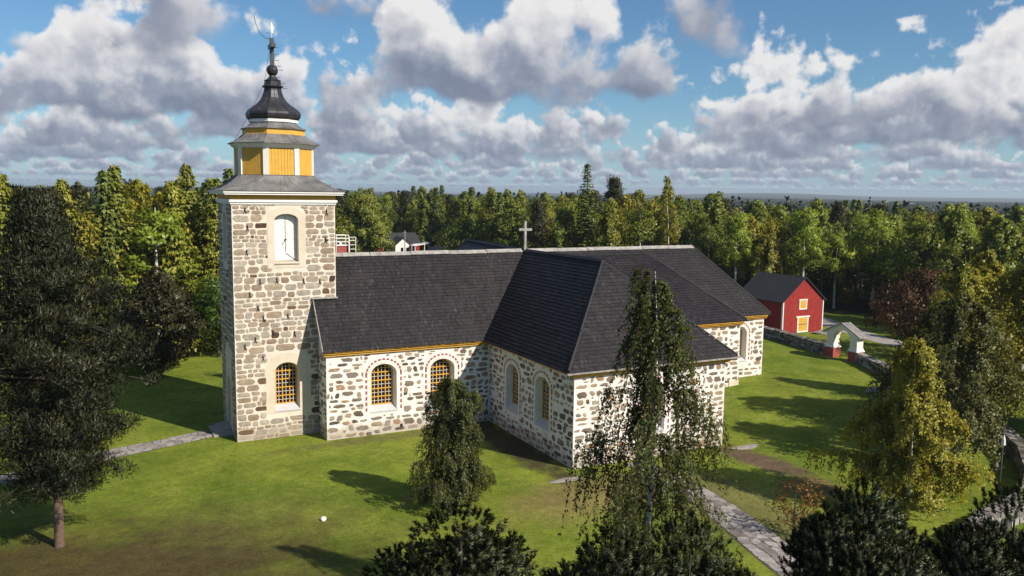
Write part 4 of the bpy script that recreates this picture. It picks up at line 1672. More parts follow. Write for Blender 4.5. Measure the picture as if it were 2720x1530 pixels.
# ------------------------------------------------------------------ rocks and small things
def rock(name, loc, rx, ry, rz_, label, mat, seed, cat='rock', n=2):
    bm = bmesh.new()
    bmesh.ops.create_icosphere(bm, subdivisions=n, radius=1.0)
    rg_ = np.random.default_rng(seed)
    ph = rg_.uniform(0, 6.28, 9)
    for v in bm.verts:
        c = v.co
        k = 1 + 0.16 * math.sin(3 * c.x + ph[0]) + 0.14 * math.sin(4 * c.y + ph[1] + 2 * c.z) + 0.10 * math.sin(7 * c.z + 5 * c.x + ph[2])
        v.co = Vector((c.x * rx * k, c.y * ry * k, c.z * rz_ * k))
    me = bpy.data.meshes.new(name)
    bm.to_mesh(me)
    bm.free()
    at = me.attributes.new('tone', 'FLOAT', 'POINT')
    at.data.foreach_set('value', [0.6] * len(me.vertices))
    me.materials.append(mat)
    o = bpy.data.objects.new(name, me)
    COL.objects.link(o)
    o.location = loc
    return tag(o, label, cat, kind='thing')


rock('bedrock_outcrop', (57.6, -12.2, 0.85), 2.6, 1.5, 0.55, 'flat grey bedrock outcrop in the lawn below the white gate', M['rubble'], 3, n=3)
rock('boulder', (79.0, 13.6, 1.3), 1.8, 0.7, 0.5, 'low dark boulder in front of the red barn door', M['rubble'], 5, n=3)
rock('marker_stone', (2.2, -18.3, 0.08), 0.17, 0.13, 0.16, 'small white stone alone on the lawn in front of the tower', M['trim'], 7)
rock('grave_marker', (48.4, -30.3, 0.3), 0.22, 0.2, 0.42, 'pale weathered stone marker on the grass by the right wall', M['rubble'], 8)
rock('paving_slab', (19.0, -18.4, 0.0), 1.2, 0.4, 0.06, 'pale flat stone sunk in the grass near the transept corner', M['flag'], 9)
rock('paving_slab', (36.0, -17.9, 0.0), 1.6, 0.45, 0.06, 'pale flat stone in the grass at the east foot of the transept', M['flag'], 12)
lamp = thing('lamp_post', (45.6, -32.4, 0), 'thin metal lamp post with white pointed lantern at lower right', 'lamp')
l_ = MB()
l_.tube([(45.6, -32.4, -0.1), (45.6, -32.4, 3.0)], [0.035, 0.022], 6)
l_.build('post', M['zinc'], lamp)
l_ = MB()
l_.tube([(45.6, -32.4, -0.02), (45.6, -32.4, 0.06)], 0.13, 8)
l_.build('foot', M['concrete'], lamp)
l_ = MB()
l_.tube([(45.6, -32.4, 2.95), (45.6, -32.4, 3.05), (45.6, -32.4, 3.45), (45.6, -32.4, 3.75)], [0.06, 0.15, 0.11, 0.015], 8)
l_.build('lantern', M['lampwhite'], lamp)
lamp = thing('lamp_post', (73.4, 7.0, 1.2), 'short white mushroom lamp beside the road near the gate', 'lamp')
l_ = MB()
l_.tube([(73.4, 7.0, 1.1), (73.4, 7.0, 3.4)], 0.05, 6)
l_.build('post', M['trim'], lamp)
l_ = MB()
l_.tube([(73.4, 7.0, 3.35), (73.4, 7.0, 3.5), (73.4, 7.0, 3.62)], [0.3, 0.62, 0.35], 10)
l_.build('lamp_shade', M['trim'], lamp)

# ------------------------------------------------------------------ house behind the nave
hz = gzf(65, 146) - 0.2
house = thing('house', (65, 148, hz), 'white and red bungalow with dark roof far behind the nave', 'house')


def gabled(x0, x1, y0, y1, z0, ze, za, axis, parent, wm, rm, ovh=0.5):
    mb_ = MB()
    if axis == 'y':
        xm = (x0 + x1) / 2
        mb_.prism([(x0, y0, z0), (x1, y0, z0), (x1, y0, ze), (xm, y0, za), (x0, y0, ze)], (0, y1 - y0, 0))
        s_ = (za - ze) / (xm - x0)
        rr = MB()
        for sg in (-1, 1):
            xe = xm + sg * (xm - x0 + ovh)
            rr.prism([(xm, y0 - ovh, za + .05), (xe, y0 - ovh, ze - s_ * ovh + .05), (xe, y1 + ovh, ze - s_ * ovh + .05), (xm, y1 + ovh, za + .05)], (0, 0, 0.14))
    else:
        ym = (y0 + y1) / 2
        mb_.prism([(x0, y0, z0), (x0, y1, z0), (x0, y1, ze), (x0, ym, za), (x0, y0, ze)], (x1 - x0, 0, 0))
        s_ = (za - ze) / (ym - y0)
        rr = MB()
        for sg in (-1, 1):
            ye = ym + sg * (ym - y0 + ovh)
            rr.prism([(x0 - ovh, ym, za + .05), (x0 - ovh, ye, ze - s_ * ovh + .05), (x1 + ovh, ye, ze - s_ * ovh + .05), (x1 + ovh, ym, za + .05)], (0, 0, 0.14))
    a = mb_.build('wall', wm, parent)
    c = rr.build('roof', rm, parent)
    return a, c


gabled(58.5, 70.5, 147, 156, hz, 5.6, 8.2, 'x', house, M['red'], M['felt'])
gabled(62.4, 66.9, 143.5, 150, hz, 5.5, 7.4, 'y', house, M['trim'], M['felt'])
for (xa, xb, za_, zb2) in ((60.2, 61.2, 3.4, 5.2), (63.9, 64.6, 3.0, 4.8), (65.4, 66.1, 3.0, 4.8), (68.2, 69.2, 3.4, 5.0)):
    w_ = MB()
    yf = 143.42 if 62 < xa < 67 else 146.92
    w_.box(xa, xb, yf, yf + 0.06, za_, zb2)
    wo = w_.build('window', M['trim'] if yf > 145 else M['glass'], house)
    w_ = MB()
    w_.box(xa + 0.12, xb - 0.12, yf - 0.03, yf + 0.01, za_ + 0.12, zb2 - 0.12)
    w_.build('pane', M['glass'], wo)
cp = thing('carport', (69, 142, hz), 'light carport with low pitched roof beside the white bungalow', 'carport')
for xx in (66.8, 70.6):
    for yy in (140.6, 143.6):
        c_ = MB()
        c_.box(xx, xx + 0.15, yy, yy + 0.15, hz, 5.6)
        c_.build('post', M['trim'], cp)
c_ = MB()
c_.prism([(66.4, 140.2, 5.35), (71.0, 140.2, 6.0), (71.0, 144, 6.0), (66.4, 144, 5.35)], (0, 0, 0.18))
c_.build('roof', M['trim'], cp)
sh = thing('shed', (73.2, 140, hz), 'low grey shed roof right of the white bungalow', 'shed')
gabled(70.8, 75.4, 138.6, 142, hz, 4.0, 4.9, 'x', sh, M['wood'], M['zinc'], 0.3)
pole = thing('utility_pole', (63.6, 139.5, hz), 'wooden utility pole standing before the white bungalow', 'pole')
p_ = MB()
p_.tube([(63.6, 139.5, hz), (63.6, 139.5, 9.6)], [0.16, 0.11], 6)
p_.build('post', M['wood'], pole)
p_ = MB()
p_.bar((63.1, 139.5, 9.1), (64.1, 139.5, 9.1), 0.1)
p_.build('crossarm', M['wood'], pole)


# ------------------------------------------------------------------ trees
def cards(P, ax, nr, l, w, O=None):
    """diamond leaves: base P, long axis ax, facing nr (turned to the crown's outside O)"""
    ax = unit(ax)
    sd_ = unit(np.cross(nr, ax))
    if O is not None:
        fl = (np.cross(sd_, ax) * O).sum(-1, keepdims=True)
        sd_ = np.where(fl > 0, sd_, -sd_)
    l = np.asarray(l).reshape(-1, 1)
    w = np.asarray(w).reshape(-1, 1)
    Q = np.stack([P, P + ax * l * 0.45 + sd_ * w * 0.5, P + ax * l, P + ax * l * 0.45 - sd_ * w * 0.5], 1)
    return Q.reshape(-1, 3)


def tris(P, ax, nr, l, w, O=None):
    ax = unit(ax)
    sd_ = unit(np.cross(nr, ax))
    if O is not None:
        fl = (np.cross(sd_, ax) * O).sum(-1, keepdims=True)
        sd_ = np.where(fl > 0, sd_, -sd_)
    l = np.asarray(l).reshape(-1, 1)
    w = np.asarray(w).reshape(-1, 1)
    return np.stack([P - sd_ * w * 0.5, P + sd_ * w * 0.5, P + ax * l], 1).reshape(-1, 3)


def mk(name, mb, mat, limbs=None, limbmat='limb'):
    me = bpy.data.meshes.new(name)
    n0 = len(mb.f)
    if limbs is not None:
        mb.add(limbs.v, limbs.f)
    me.from_pydata(mb.v, [], mb.f)
    me.materials.append(mat)
    if limbs is not None:
        me.materials.append(M[limbmat])
        me.polygons.foreach_set('material_index', [0] * n0 + [1] * (len(mb.f) - n0))
    me.polygons.foreach_set('use_smooth', [True] * len(me.polygons))
    me.update()
    return me


def wobble(rg, H, amp, n=9):
    t = np.linspace(0, 1, n)
    x = amp * (np.sin(t * rg.uniform(2, 5) + rg.uniform(0, 6)) - np.sin(0)) * t
    y = amp * np.sin(t * rg.uniform(2, 5) + rg.uniform(0, 6)) * t
    return np.stack([x, y, t * H], 1)


def birch(seed, H, Rr, leaf, bark='bark_birch', base=0.12, nb=34, st=9, lps=20, ls=0.2, droop=1.8, prof=None, asym=0.25, r0=None, up=0.75, twig=True, hang=False):
    rg = np.random.default_rng(seed)
    tr, lm = MB(), MB()
    path = wobble(rg, H, H * 0.02)
    r0 = r0 or H * 0.009 + 0.02
    tr.tube([tuple(p) for p in path], [r0 * (1 - 0.92 * i / 8) for i in range(9)], 7, False)
    P_, A_, N_, T_, O_ = [], [], [], [], []
    lob = rg.uniform(0, 6.28, 4)
    for i in range(nb):
        t = base + (0.985 - base) * ((i + rg.uniform(0, 1)) / nb) ** 0.92
        o = np.array([np.interp(t * H, path[:, 2], path[:, 0]), np.interp(t * H, path[:, 2], path[:, 1]), t * H])
        a = i * 2.399 + rg.uniform(-.5, .5)
        pr = prof(t) if prof else (1 - t) ** 0.62 * (0.55 + 0.9 * min(1, (t - base) / 0.18 + 0.3)) * 0.95 + 0.05
        L = Rr * pr * rg.uniform(0.72, 1.15) * (1 + asym * math.sin(2 * a + lob[0] + 3 * t) * 1.0)
        d = np.array([math.cos(a), math.sin(a), 0])
        s = np.linspace(0, 1, 6)
        bp = o + np.outer(s * L, d) + np.outer(L * (up * 1.3 * s - up * 1.0 * s ** 2), [0, 0, 1])
        if twig:
            lm.tube([tuple(q) for q in bp], [max(0.010, r0 * 0.25 * (1 - t * 0.6) * (1 - 0.85 * k / 5)) for k in range(6)], 4, False)
        for k in range(max(2, int(st * (0.5 + pr)))):
            f = rg.uniform(0.18, 1.0) ** 0.75
            q = np.array([np.interp(f, s, bp[:, c]) for c in range(3)])
            q = q + rg.normal(0, 0.11 * L * (0.3 + f) * 0.5, 3) * [1, 1, 0.5]
            ln = droop * rg.uniform(0.35, 1.0) * (0.45 + 0.55 * min(1.0, (1 - t) * 2 + .25))
            ln = min(ln, max(0.25, q[2] - 0.7))
            u = np.sort(rg.uniform(0, 1, lps))
            sway = d * rg.uniform(0.0, 0.35) + rg.normal(0, 0.12, 3)
            pts = q + np.outer(u * ln, sway) + np.outer(-(u ** 1.15) * ln, [0, 0, 1]) + np.outer((u < 0.2) * 0.0, [0, 0, 1])
            if hang:
                e_ = q + sway * ln - [0, 0, ln]
                lm.tube([tuple(q), tuple((q + e_) / 2 + [0, 0, 0.05 * ln]), tuple(e_)], [0.010, 0.008, 0.004], 3, False)
            pts = pts + rg.normal(0, ls * 0.5, pts.shape)
            P_.append(pts)
            out = np.broadcast_to(unit(pts - [o[0], o[1], o[2] - 0.5 * L]), pts.shape)
            A_.append(rg.normal(0, 0.55, pts.shape) + [0, 0, -0.9])
            N_.append(out * 0.9 + rg.normal(0, 0.65, pts.shape) + [0, 0, 0.25])
            T_.append(np.clip(rg.normal(0.5, 0.2, lps) + 0.15 * rg.normal(), 0, 1))
            O_.append(out + rg.normal(0, 0.45, pts.shape) + [0, 0, 0.2])
    P_, A_, N_, T_, O_ = map(np.concatenate, (P_, A_, N_, T_, O_))
    n = len(P_)
    V = cards(P_, A_, N_, ls * rg.uniform(0.8, 1.4, n), ls * rg.uniform(0.55, 0.9, n), O_)
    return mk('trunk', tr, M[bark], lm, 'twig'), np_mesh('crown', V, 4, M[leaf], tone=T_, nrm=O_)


def spruce(seed, H, Rr, leaf, dens=1.0, ls=0.42, shag=1.0, base=0.03):
    rg = np.random.default_rng(seed)
    tr = MB()
    path = wobble(rg, H, 0.12)
    r0 = H * 0.012 + 0.04
    tr.tube([tuple(p) for p in path], [r0 * (1 - 0.95 * i / 8) for i in range(9)], 6, False)
    P_, A_, N_, T_, O_ = [], [], [], [], []
    z = H * base
    while z < H * 0.985:
        t = z / H
        rad = Rr * ((1 - t) ** 0.85 * (0.62 + 0.38 * min(1, t / 0.16)) + 0.015)
        nbr = int(max(4, 8 * dens * (0.6 + 0.5 * (1 - t))))
        a0 = rg.uniform(0, 6.28)
        for k in range(nbr):
            a = a0 + 6.283 * k / nbr + rg.uniform(-.35, .35)
            L = rad * rg.uniform(0.65, 1.22)
            d = np.array([math.cos(a), math.sin(a), 0])
            sdv = np.array([-math.sin(a), math.cos(a), 0])
            m = max(3, int(L / (ls * 0.42)))
            s = (np.arange(m) + rg.uniform(0, 1, m)) / m
            dz = L * (0.30 * s - 0.85 * s ** 1.3 + 0.45 * s ** 3) * (0.35 + 0.8 * (1 - t)) if t < 0.85 else L * 0.6 * s
            c = np.outer(s * L, d) + np.outer(dz, [0, 0, 1]) + [path[0, 0], path[0, 1], z]
            for rep in range(3):
                lat = rg.normal(0, 0.22, m) * (0.35 + s) * min(1.2, L) * 0.8
                pp = c + np.outer(lat, sdv) + rg.normal(0, 0.05, c.shape)
                P_.append(pp)
                ax = np.outer(np.ones(m), d) * rg.uniform(0.3, 0.9, (m, 1)) + np.outer(np.sign(lat) * rg.uniform(0, .8, m), sdv) + np.outer(-rg.uniform(0.1, 1.0, m) * shag, [0, 0, 1])
                A_.append(ax)
                N_.append(np.outer(np.ones(m), d) * 0.5 + rg.normal(0, 0.4, c.shape) + [0, 0, 0.7])
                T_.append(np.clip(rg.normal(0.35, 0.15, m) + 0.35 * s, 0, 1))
                O_.append(np.outer(np.ones(m), d) + np.outer(lat, sdv) * 0.5 + rg.normal(0, 0.35, c.shape) + [0, 0, 0.55])
        z += 0.42 * rg.uniform(0.8, 1.25) * (0.75 + 0.5 * (1 - t)) / dens ** 0.4
    P_, A_, N_, T_, O_ = map(np.concatenate, (P_, A_, N_, T_, O_))
    n = len(P_)
    V = cards(P_, A_, N_, ls * rg.uniform(0.7, 1.3, n), ls * rg.uniform(0.38, 0.62, n), O_)
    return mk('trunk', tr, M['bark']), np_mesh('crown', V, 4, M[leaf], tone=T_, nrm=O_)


def clump_tree(seed, H, Rr, leaf, bark, ncl, per, ls, base=0.3, flat=0.75, thin=0.6, clr=0.28, topp=0.5, r0=None, shell=0.35, egg=1.0, rgh=0.25):
    """limbs ending in rounded leaf clumps set through an egg-shaped crown"""
    rg = np.random.default_rng(seed)
    tr, lm = MB(), MB()
    path = wobble(rg, H * 0.93, H * 0.015)
    r0 = r0 or H * 0.016 + 0.03
    tr.tube([tuple(p) for p in path], [r0 * (1 - 0.88 * i / 8) for i in range(9)], 7, False)
    P_, A_, N_, T_, O_ = [], [], [], [], []
    cz, hz_ = H * (1 + base) / 2, H * (1 - base) / 2
    for i in range(ncl):
        u = unit(rg.normal(0, 1, 3))
        rr = rg.uniform(shell, 1.0) ** 0.6
        zz = u[2] * rr
        wid = (1 - 0.35 * egg * zz) * (1 + rg.uniform(-rgh, rgh))
        c = np.array([u[0] * rr * Rr * wid, u[1] * rr * Rr * wid, cz + zz * hz_ * 0.92])
        cr = Rr * clr * rg.uniform(0.65, 1.3)
        zt = max(H * base * 0.75, c[2] - np.hypot(c[0], c[1]) * 0.8)
        if i % 2 == 0:
            tx, ty = np.interp(zt, path[:, 2], path[:, 0]), np.interp(zt, path[:, 2], path[:, 1])
            mid = np.array([(tx + c[0]) / 2, (ty + c[1]) / 2, zt + (c[2] - zt) * 0.35])
            lm.tube([(tx, ty, zt), tuple(mid), tuple(c)], [r0 * 0.32, r0 * 0.2, 0.02], 4, False)
        m = int(per * rg.uniform(0.7, 1.3))
        v = unit(rg.normal(0, 1, (m, 3)))
        rad = cr * rg.uniform(0.35, 1.0, (m, 1)) ** 0.55
        pp = c + v * rad * [1, 1, flat]
        P_.append(pp)
        A_.append(v * 0.6 + rg.normal(0, 0.6, v.shape) + [0, 0, topp])
        N_.append(v * 0.9 + rg.normal(0, 0.5, v.shape) + [0, 0, 0.35] + u * 0.4)
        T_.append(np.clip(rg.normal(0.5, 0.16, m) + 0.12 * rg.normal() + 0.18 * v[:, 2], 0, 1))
        O_.append(v * 0.8 + u * 0.6 + rg.normal(0, 0.35, v.shape) + [0, 0, 0.2])
    P_, A_, N_, T_, O_ = map(np.concatenate, (P_, A_, N_, T_, O_))
    n = len(P_)
    V = cards(P_, A_, N_, ls * rg.uniform(0.75, 1.35, n), ls * thin * rg.uniform(0.7, 1.2, n), O_)
    return mk('trunk', tr, M[bark], lm), np_mesh('crown', V, 4, M[leaf], tone=T_, nrm=O_)


def tuft_pine(seed, H, Rr, zc, leaf, nsh, nneed, sl=0.24, nl=0.11, hz_=2.6):
    """young dense pine: several leaders, every shoot a brush of needles"""
    rg = np.random.default_rng(seed)
    tr, lm = MB(), MB()
    tr.tube([(0, 0, 0), (0.1, 0.05, H * 0.5), (0, 0, H * 0.93)], [0.2, 0.14, 0.03], 7, False)
    dom = [(0.0, 0.0, H - hz_ * 0.5, Rr * 0.5, hz_ * 0.5)]
    for i in range(13):
        a = i * 2.399 + rg.uniform(-.4, .4)
        rr = Rr * rg.uniform(0.3, 0.72)
        rd = Rr * rg.uniform(0.36, 0.5)
        zt = H - hz_ * (0.16 + 1.05 * (rr / Rr) ** 1.5) + rg.uniform(-0.25, 0.3)
        dom.append((math.cos(a) * rr, math.sin(a) * rr, zt - rd, rd, rd * rg.uniform(0.95, 1.25)))
    for i in range(16):
        a = i * 2.399 * 1.3 + 1
        rr = Rr * rg.uniform(0.15, 0.85)
        dom.append((math.cos(a) * rr, math.sin(a) * rr, H - hz_ * rg.uniform(0.95, 1.7), Rr * 0.42, hz_ * 0.42))
    w = np.array([q[3] ** 2 for q in dom])
    pick = rg.choice(len(dom), nsh, p=w / w.sum())
    D_ = np.array(dom)[pick]
    u = unit(rg.normal(0, 1, (nsh, 3)) + [0, 0, 0.35])
    k = nsh
    f = np.where(rg.random(k) < 0.3, rg.uniform(0.5, 0.9, k), rg.uniform(0.88, 1.08, k))
    C = D_[:, :3] + u * f[:, None] * np.stack([D_[:, 3], D_[:, 3], D_[:, 4]], 1)
    ax = unit(u * [0.7, 0.7, 0.3] + [0, 0, 0.8] + rg.normal(0, 0.18, u.shape))
    for q in dom:
        lm.tube([(0, 0, max(0.5, q[2] - 0.8 * np.hypot(q[0], q[1]) - 0.6)), (q[0] * 0.6, q[1] * 0.6, q[2] - 0.4), (q[0], q[1], q[2] + q[4] * 0.5)], [0.05, 0.035, 0.012], 4, False)
    s = rg.uniform(0, 1, (k, nneed))
    base = C[:, None, :] + ax[:, None, :] * (s * sl)[..., None]
    rnd = unit(rg.normal(0, 1, (k, nneed, 3)))
    per = unit(rnd - (rnd * ax[:, None, :]).sum(-1, keepdims=True) * ax[:, None, :])
    dirn = unit(per * 0.8 + ax[:, None, :] * (0.35 + 0.8 * s)[..., None])
    nrm = np.cross(dirn, rnd)
    n = k * nneed
    O = np.repeat(u, nneed, 0)
    V = tris(base.reshape(-1, 3), dirn.reshape(-1, 3), nrm.reshape(-1, 3), nl * rg.uniform(0.8, 1.2, n), np.full(n, 0.032), O)
    hue = rg.uniform(-0.18, 0.18, len(dom))[pick]
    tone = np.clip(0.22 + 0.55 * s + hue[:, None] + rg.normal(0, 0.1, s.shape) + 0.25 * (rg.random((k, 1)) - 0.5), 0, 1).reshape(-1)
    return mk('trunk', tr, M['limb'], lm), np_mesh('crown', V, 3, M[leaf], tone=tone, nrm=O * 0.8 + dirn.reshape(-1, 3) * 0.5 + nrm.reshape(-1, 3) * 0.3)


def scots_pine(seed, H, Rr, leaf, ncl=150, per=70, base=0.22, ls=0.34, clr=0.17, thin=0.28, reps=2, prf=None, r0=0.42):
    """old pine: bare orange bole, flat-bottomed pads of needles on crooked limbs"""
    rg = np.random.default_rng(seed)
    tr, lm = MB(), MB()
    path = wobble(rg, H * 0.97, 0.35)
    tr.tube([tuple(p) for p in path], [r0 * (1 - 0.9 * i / 8) + 0.02 for i in range(9)], 9, False)
    P_, A_, N_, T_, O_ = [], [], [], [], []
    for i in range(ncl):
        t = base + (1 - base) * ((i + rg.random()) / ncl)
        z0 = t * H * 0.95
        a = i * 2.399 + rg.uniform(-.6, .6)
        pr = math.sin(min(1, (t - base + 0.12) / 0.25) * math.pi / 2) * (1 - ((t - 0.40) / 0.66) ** 1.4 if t > 0.40 else 1) * (0.78 + 0.4 * math.sin(5 * a + 17 * t))
        if prf:
            pr = float(np.interp(t, prf[0], prf[1])) * (0.86 + 0.2 * math.sin(5 * a + 17 * t))
        L = Rr * max(0.12, pr) * rg.uniform(0.25, 1.08)
        d = np.array([math.cos(a), math.sin(a), 0])
        tx, ty = np.interp(z0, path[:, 2], path[:, 0]), np.interp(z0, path[:, 2], path[:, 1])
        dz = L * rg.uniform(-0.18, 0.30)
        c = np.array([tx, ty, z0]) + d * L + [0, 0, dz]
        lm.tube([(tx, ty, z0 - 0.15), tuple(np.array([tx, ty, z0]) + d * L * 0.55 + [0, 0, dz * 0.2 + 0.2]), tuple(c)], [0.09 * (1.3 - t), 0.05, 0.02], 4, False)
        m = int(per * rg.uniform(0.7, 1.3))
        cr = Rr * clr * rg.uniform(0.7, 1.35)
        v = unit(rg.normal(0, 1, (m, 3)))
        pp = c + v * (cr * rg.uniform(0.2, 1.0, (m, 1)) ** 0.6) * [1.15, 1.15, 0.55]
        for rep in range(reps):
            P_.append(pp + rg.normal(0, 0.06, pp.shape))
            A_.append(v * 0.6 + rg.normal(0, 0.6, v.shape) + [0, 0, 0.55])
            N_.append(rg.normal(0, 0.6, v.shape) + v * 0.5 + [0, 0, 0.6])
            T_.append(np.clip(rg.normal(0.45, 0.15, m) + 0.2 * v[:, 2] + 0.12 * rg.normal(), 0, 1))
            O_.append(v * 0.7 + d * 0.4 + rg.normal(0, 0.4, v.shape) + [0, 0, 0.4])
    P_, A_, N_, T_, O_ = map(np.concatenate, (P_, A_, N_, T_, O_))
    n = len(P_)
    V = cards(P_, A_, N_, ls * rg.uniform(0.7, 1.3, n), ls * thin * rg.uniform(0.7, 1.3, n), O_)
    return mk('trunk', tr, M['bark_pine'], lm), np_mesh('crown', V, 4, M[leaf], tone=T_, nrm=O_)


def plant(name, meshes, x, y, label, cat='tree', scale=1.0, rz=0.0, group=None, z=None, sxy=1.0, tilt=0.0):
    e = bpy.data.objects.new(name, None)
    e.empty_display_size = 0.5
    COL.objects.link(e)
    e.location = (x, y, (gzf(x, y) if z is None else z) - 0.05)
    e.rotation_euler = (tilt, 0, rz)
    e.scale = (scale * sxy, scale * sxy, scale)
    tag(e, label, cat, group)
    for nm, me in zip(('trunk', 'crown'), meshes):
        o = bpy.data.objects.new(nm, me)
        COL.objects.link(o)
        o.parent = e
    return e


# --- trees that stand out singly
def prof2(t):          # slender leader, shoulders low down
    return max(0.10, (1 - t) ** 0.95 * 1.15) * (0.8 if t < 0.2 else 1.0)


plant('birch', birch(101, 8.4, 1.95, 'leaf_birch_near', nb=104, st=16, lps=26, ls=0.115, droop=1.3, base=0.05, prof=lambda t: min(1.0, (1.03 - t) / 0.24 + 0.1) * (0.62 + 0.3 * abs(math.sin(8 * t + 1))) * (1.45 if t < 0.40 else 0.85), hang=True, asym=0.35, up=0.35), 10.2, -19.4, 'small dark birch with drooping arms in front of the nave windows', rz=0.6)
plant('birch', birch(102, 16.9, 3.7, 'leaf_birch_near', nb=80, st=17, lps=34, ls=0.115, droop=2.5, base=0.08, prof=lambda t: (max(0.16, 1.15 * (1 - t) ** 0.8)) * (0.66 + 0.5 * abs(math.sin(8 * t + .5))), hang=True, asym=0.4, up=1.0), 9.9, -40.0, 'tall weeping birch rising before the transept gable', rz=2.1)
plant('birch', birch(103, 11.4, 3.2, 'leaf_birch_gold', nb=72, st=22, lps=28, ls=0.16, droop=1.6, base=0.06, prof=lambda t: 1.1 * (1 - t) ** 0.6 * (0.75 + 0.4 * abs(math.sin(9 * t))) + 0.05, hang=True, asym=0.4), 35.6, -32.8, 'yellow-green birch catching the sun on the right lawn', rz=1.0)
plant('birch', birch(104, 14.2, 3.6, 'leaf_birch_gold', nb=56, st=17, lps=22, ls=0.22, droop=1.7, prof=lambda t: 1.1 * (1 - t) ** 0.6 * (0.8 + 0.3 * abs(math.sin(9 * t))) + 0.05), 60.5, -20.4, 'golden birch behind the wall beside the dark maple', rz=0.3)
bg1 = birch(105, 15.5, 4.4, 'leaf_birch', nb=66, st=18, lps=24, ls=0.21, droop=2.0)
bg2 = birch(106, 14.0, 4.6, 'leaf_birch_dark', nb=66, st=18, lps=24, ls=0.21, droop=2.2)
plant('birch', bg1, 57.0, -27.5, 'large green birch at the right picture edge, upper part sunlit', rz=0.5)
plant('birch', bg2, 46.8, -27.6, 'dark hanging birch just right of the yellow-green birch', rz=2.5, scale=0.92)
plant('birch', bg1, 53.0, -23.5, 'leafy birch behind the dark hanging birch on the right', rz=1.5, scale=0.9)
plant('birch', bg2, 61.0, -31.0, 'deep green birch in the right corner behind the lamp post', rz=4.0, scale=1.05)
plant('maple', clump_tree(107, 10.2, 5.8, 'leaf_red', 'bark', 85, 130, 0.34, base=0.12, clr=0.24, flat=0.7), 77.5, -2.5, 'dark purple-brown maple beyond the white gate', rz=0.4)
plant('maple', clump_tree(108, 7.0, 4.2, 'leaf_brown', 'bark', 60, 110, 0.30, base=0.08, clr=0.26), 70.5, -11.5, 'low brown-green tree below the purple maple', rz=1.4)
asp = clump_tree(109, 17, 4.6, 'leaf_aspen', 'bark_birch', 90, 90, 0.42, base=0.26, clr=0.22, flat=0.9, egg=1.2)
asp2 = clump_tree(110, 16, 3.6, 'leaf_aspen', 'bark_birch', 70, 90, 0.42, base=0.34, clr=0.25, flat=0.9, egg=1.2)
for i, (x, y, sc, lb) in enumerate(((105.6, 28.0, 0.95, 'light green aspen with bare pale bole behind the barn'), (109.0, 23.5, 0.92, 'tallest light green aspen above the purple maple'), (104.0, 20.5, 0.85, 'light green aspen low on the right of its clump'), (100.0, 31.0, 0.8, 'slim aspen nearest the red barn'), (113.5, 19.0, 0.95, 'broad aspen on the right side of the light green clump'))):
    plant('aspen', (asp, asp2)[i % 2], x, y, lb, rz=i * 1.3, scale=sc, group='light green aspens beyond the road')
plant('pine', scots_pine(111, 20.3, 6.0, 'leaf_pine_dark', 520, 100, base=0.17, ls=0.28, clr=0.14, thin=0.19, reps=3, prf=((0, .17, .35, .55, .68, .8, .9, 1), (.5, .55, .75, 1.0, .8, .48, .3, .08)), r0=0.30), -11.9, -15.7, 'big dark pine with orange bole at the left picture edge', rz=0.3, sxy=0.84)
plant('pine', scots_pine(112, 19.0, 6.0, 'leaf_pine', 260, 110, base=0.12, ls=0.34, clr=0.18, thin=0.2, reps=2), -20.5, -6.0, 'dark pine half cut off by the left picture edge', rz=2.0)
plant('linden', clump_tree(113, 11.6, 3.9, 'leaf_brown', 'bark', 110, 130, 0.36, base=0.05, clr=0.24, flat=0.8), -3.2, 29.0, 'dark rounded linden left of the tower in shade', rz=0.2)  # the linden's shade is painted by its dark leaf colour
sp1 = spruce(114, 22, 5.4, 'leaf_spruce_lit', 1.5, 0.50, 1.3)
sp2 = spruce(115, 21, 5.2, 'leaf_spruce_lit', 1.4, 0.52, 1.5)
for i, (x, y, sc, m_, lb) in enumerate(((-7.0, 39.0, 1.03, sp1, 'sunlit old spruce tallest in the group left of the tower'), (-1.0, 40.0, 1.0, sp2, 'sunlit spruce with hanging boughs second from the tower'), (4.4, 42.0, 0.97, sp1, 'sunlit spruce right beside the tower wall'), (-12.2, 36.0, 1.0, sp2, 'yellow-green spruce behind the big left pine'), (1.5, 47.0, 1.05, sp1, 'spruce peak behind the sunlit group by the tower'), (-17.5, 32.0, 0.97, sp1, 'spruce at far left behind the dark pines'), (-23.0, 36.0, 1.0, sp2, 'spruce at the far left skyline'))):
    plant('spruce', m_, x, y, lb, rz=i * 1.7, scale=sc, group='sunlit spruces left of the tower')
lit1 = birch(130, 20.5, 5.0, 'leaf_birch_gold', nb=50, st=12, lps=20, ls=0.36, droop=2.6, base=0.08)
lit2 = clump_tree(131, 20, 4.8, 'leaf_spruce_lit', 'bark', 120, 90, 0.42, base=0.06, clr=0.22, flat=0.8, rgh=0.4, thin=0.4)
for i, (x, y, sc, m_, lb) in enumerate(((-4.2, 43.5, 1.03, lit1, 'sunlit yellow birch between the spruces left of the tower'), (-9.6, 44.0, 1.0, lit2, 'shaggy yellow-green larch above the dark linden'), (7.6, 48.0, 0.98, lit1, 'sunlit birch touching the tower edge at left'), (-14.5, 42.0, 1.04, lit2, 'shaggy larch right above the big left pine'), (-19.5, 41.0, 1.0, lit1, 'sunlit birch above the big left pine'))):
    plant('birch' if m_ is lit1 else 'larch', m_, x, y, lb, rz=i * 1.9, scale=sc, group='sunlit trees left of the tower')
plant('maple', clump_tree(116, 11.0, 3.2, 'leaf_maple', 'bark', 60, 110, 0.30, base=0.12, clr=0.3, flat=0.75), 3.3, 35.5, 'small bright green maple close behind the tower wall', rz=0.7)
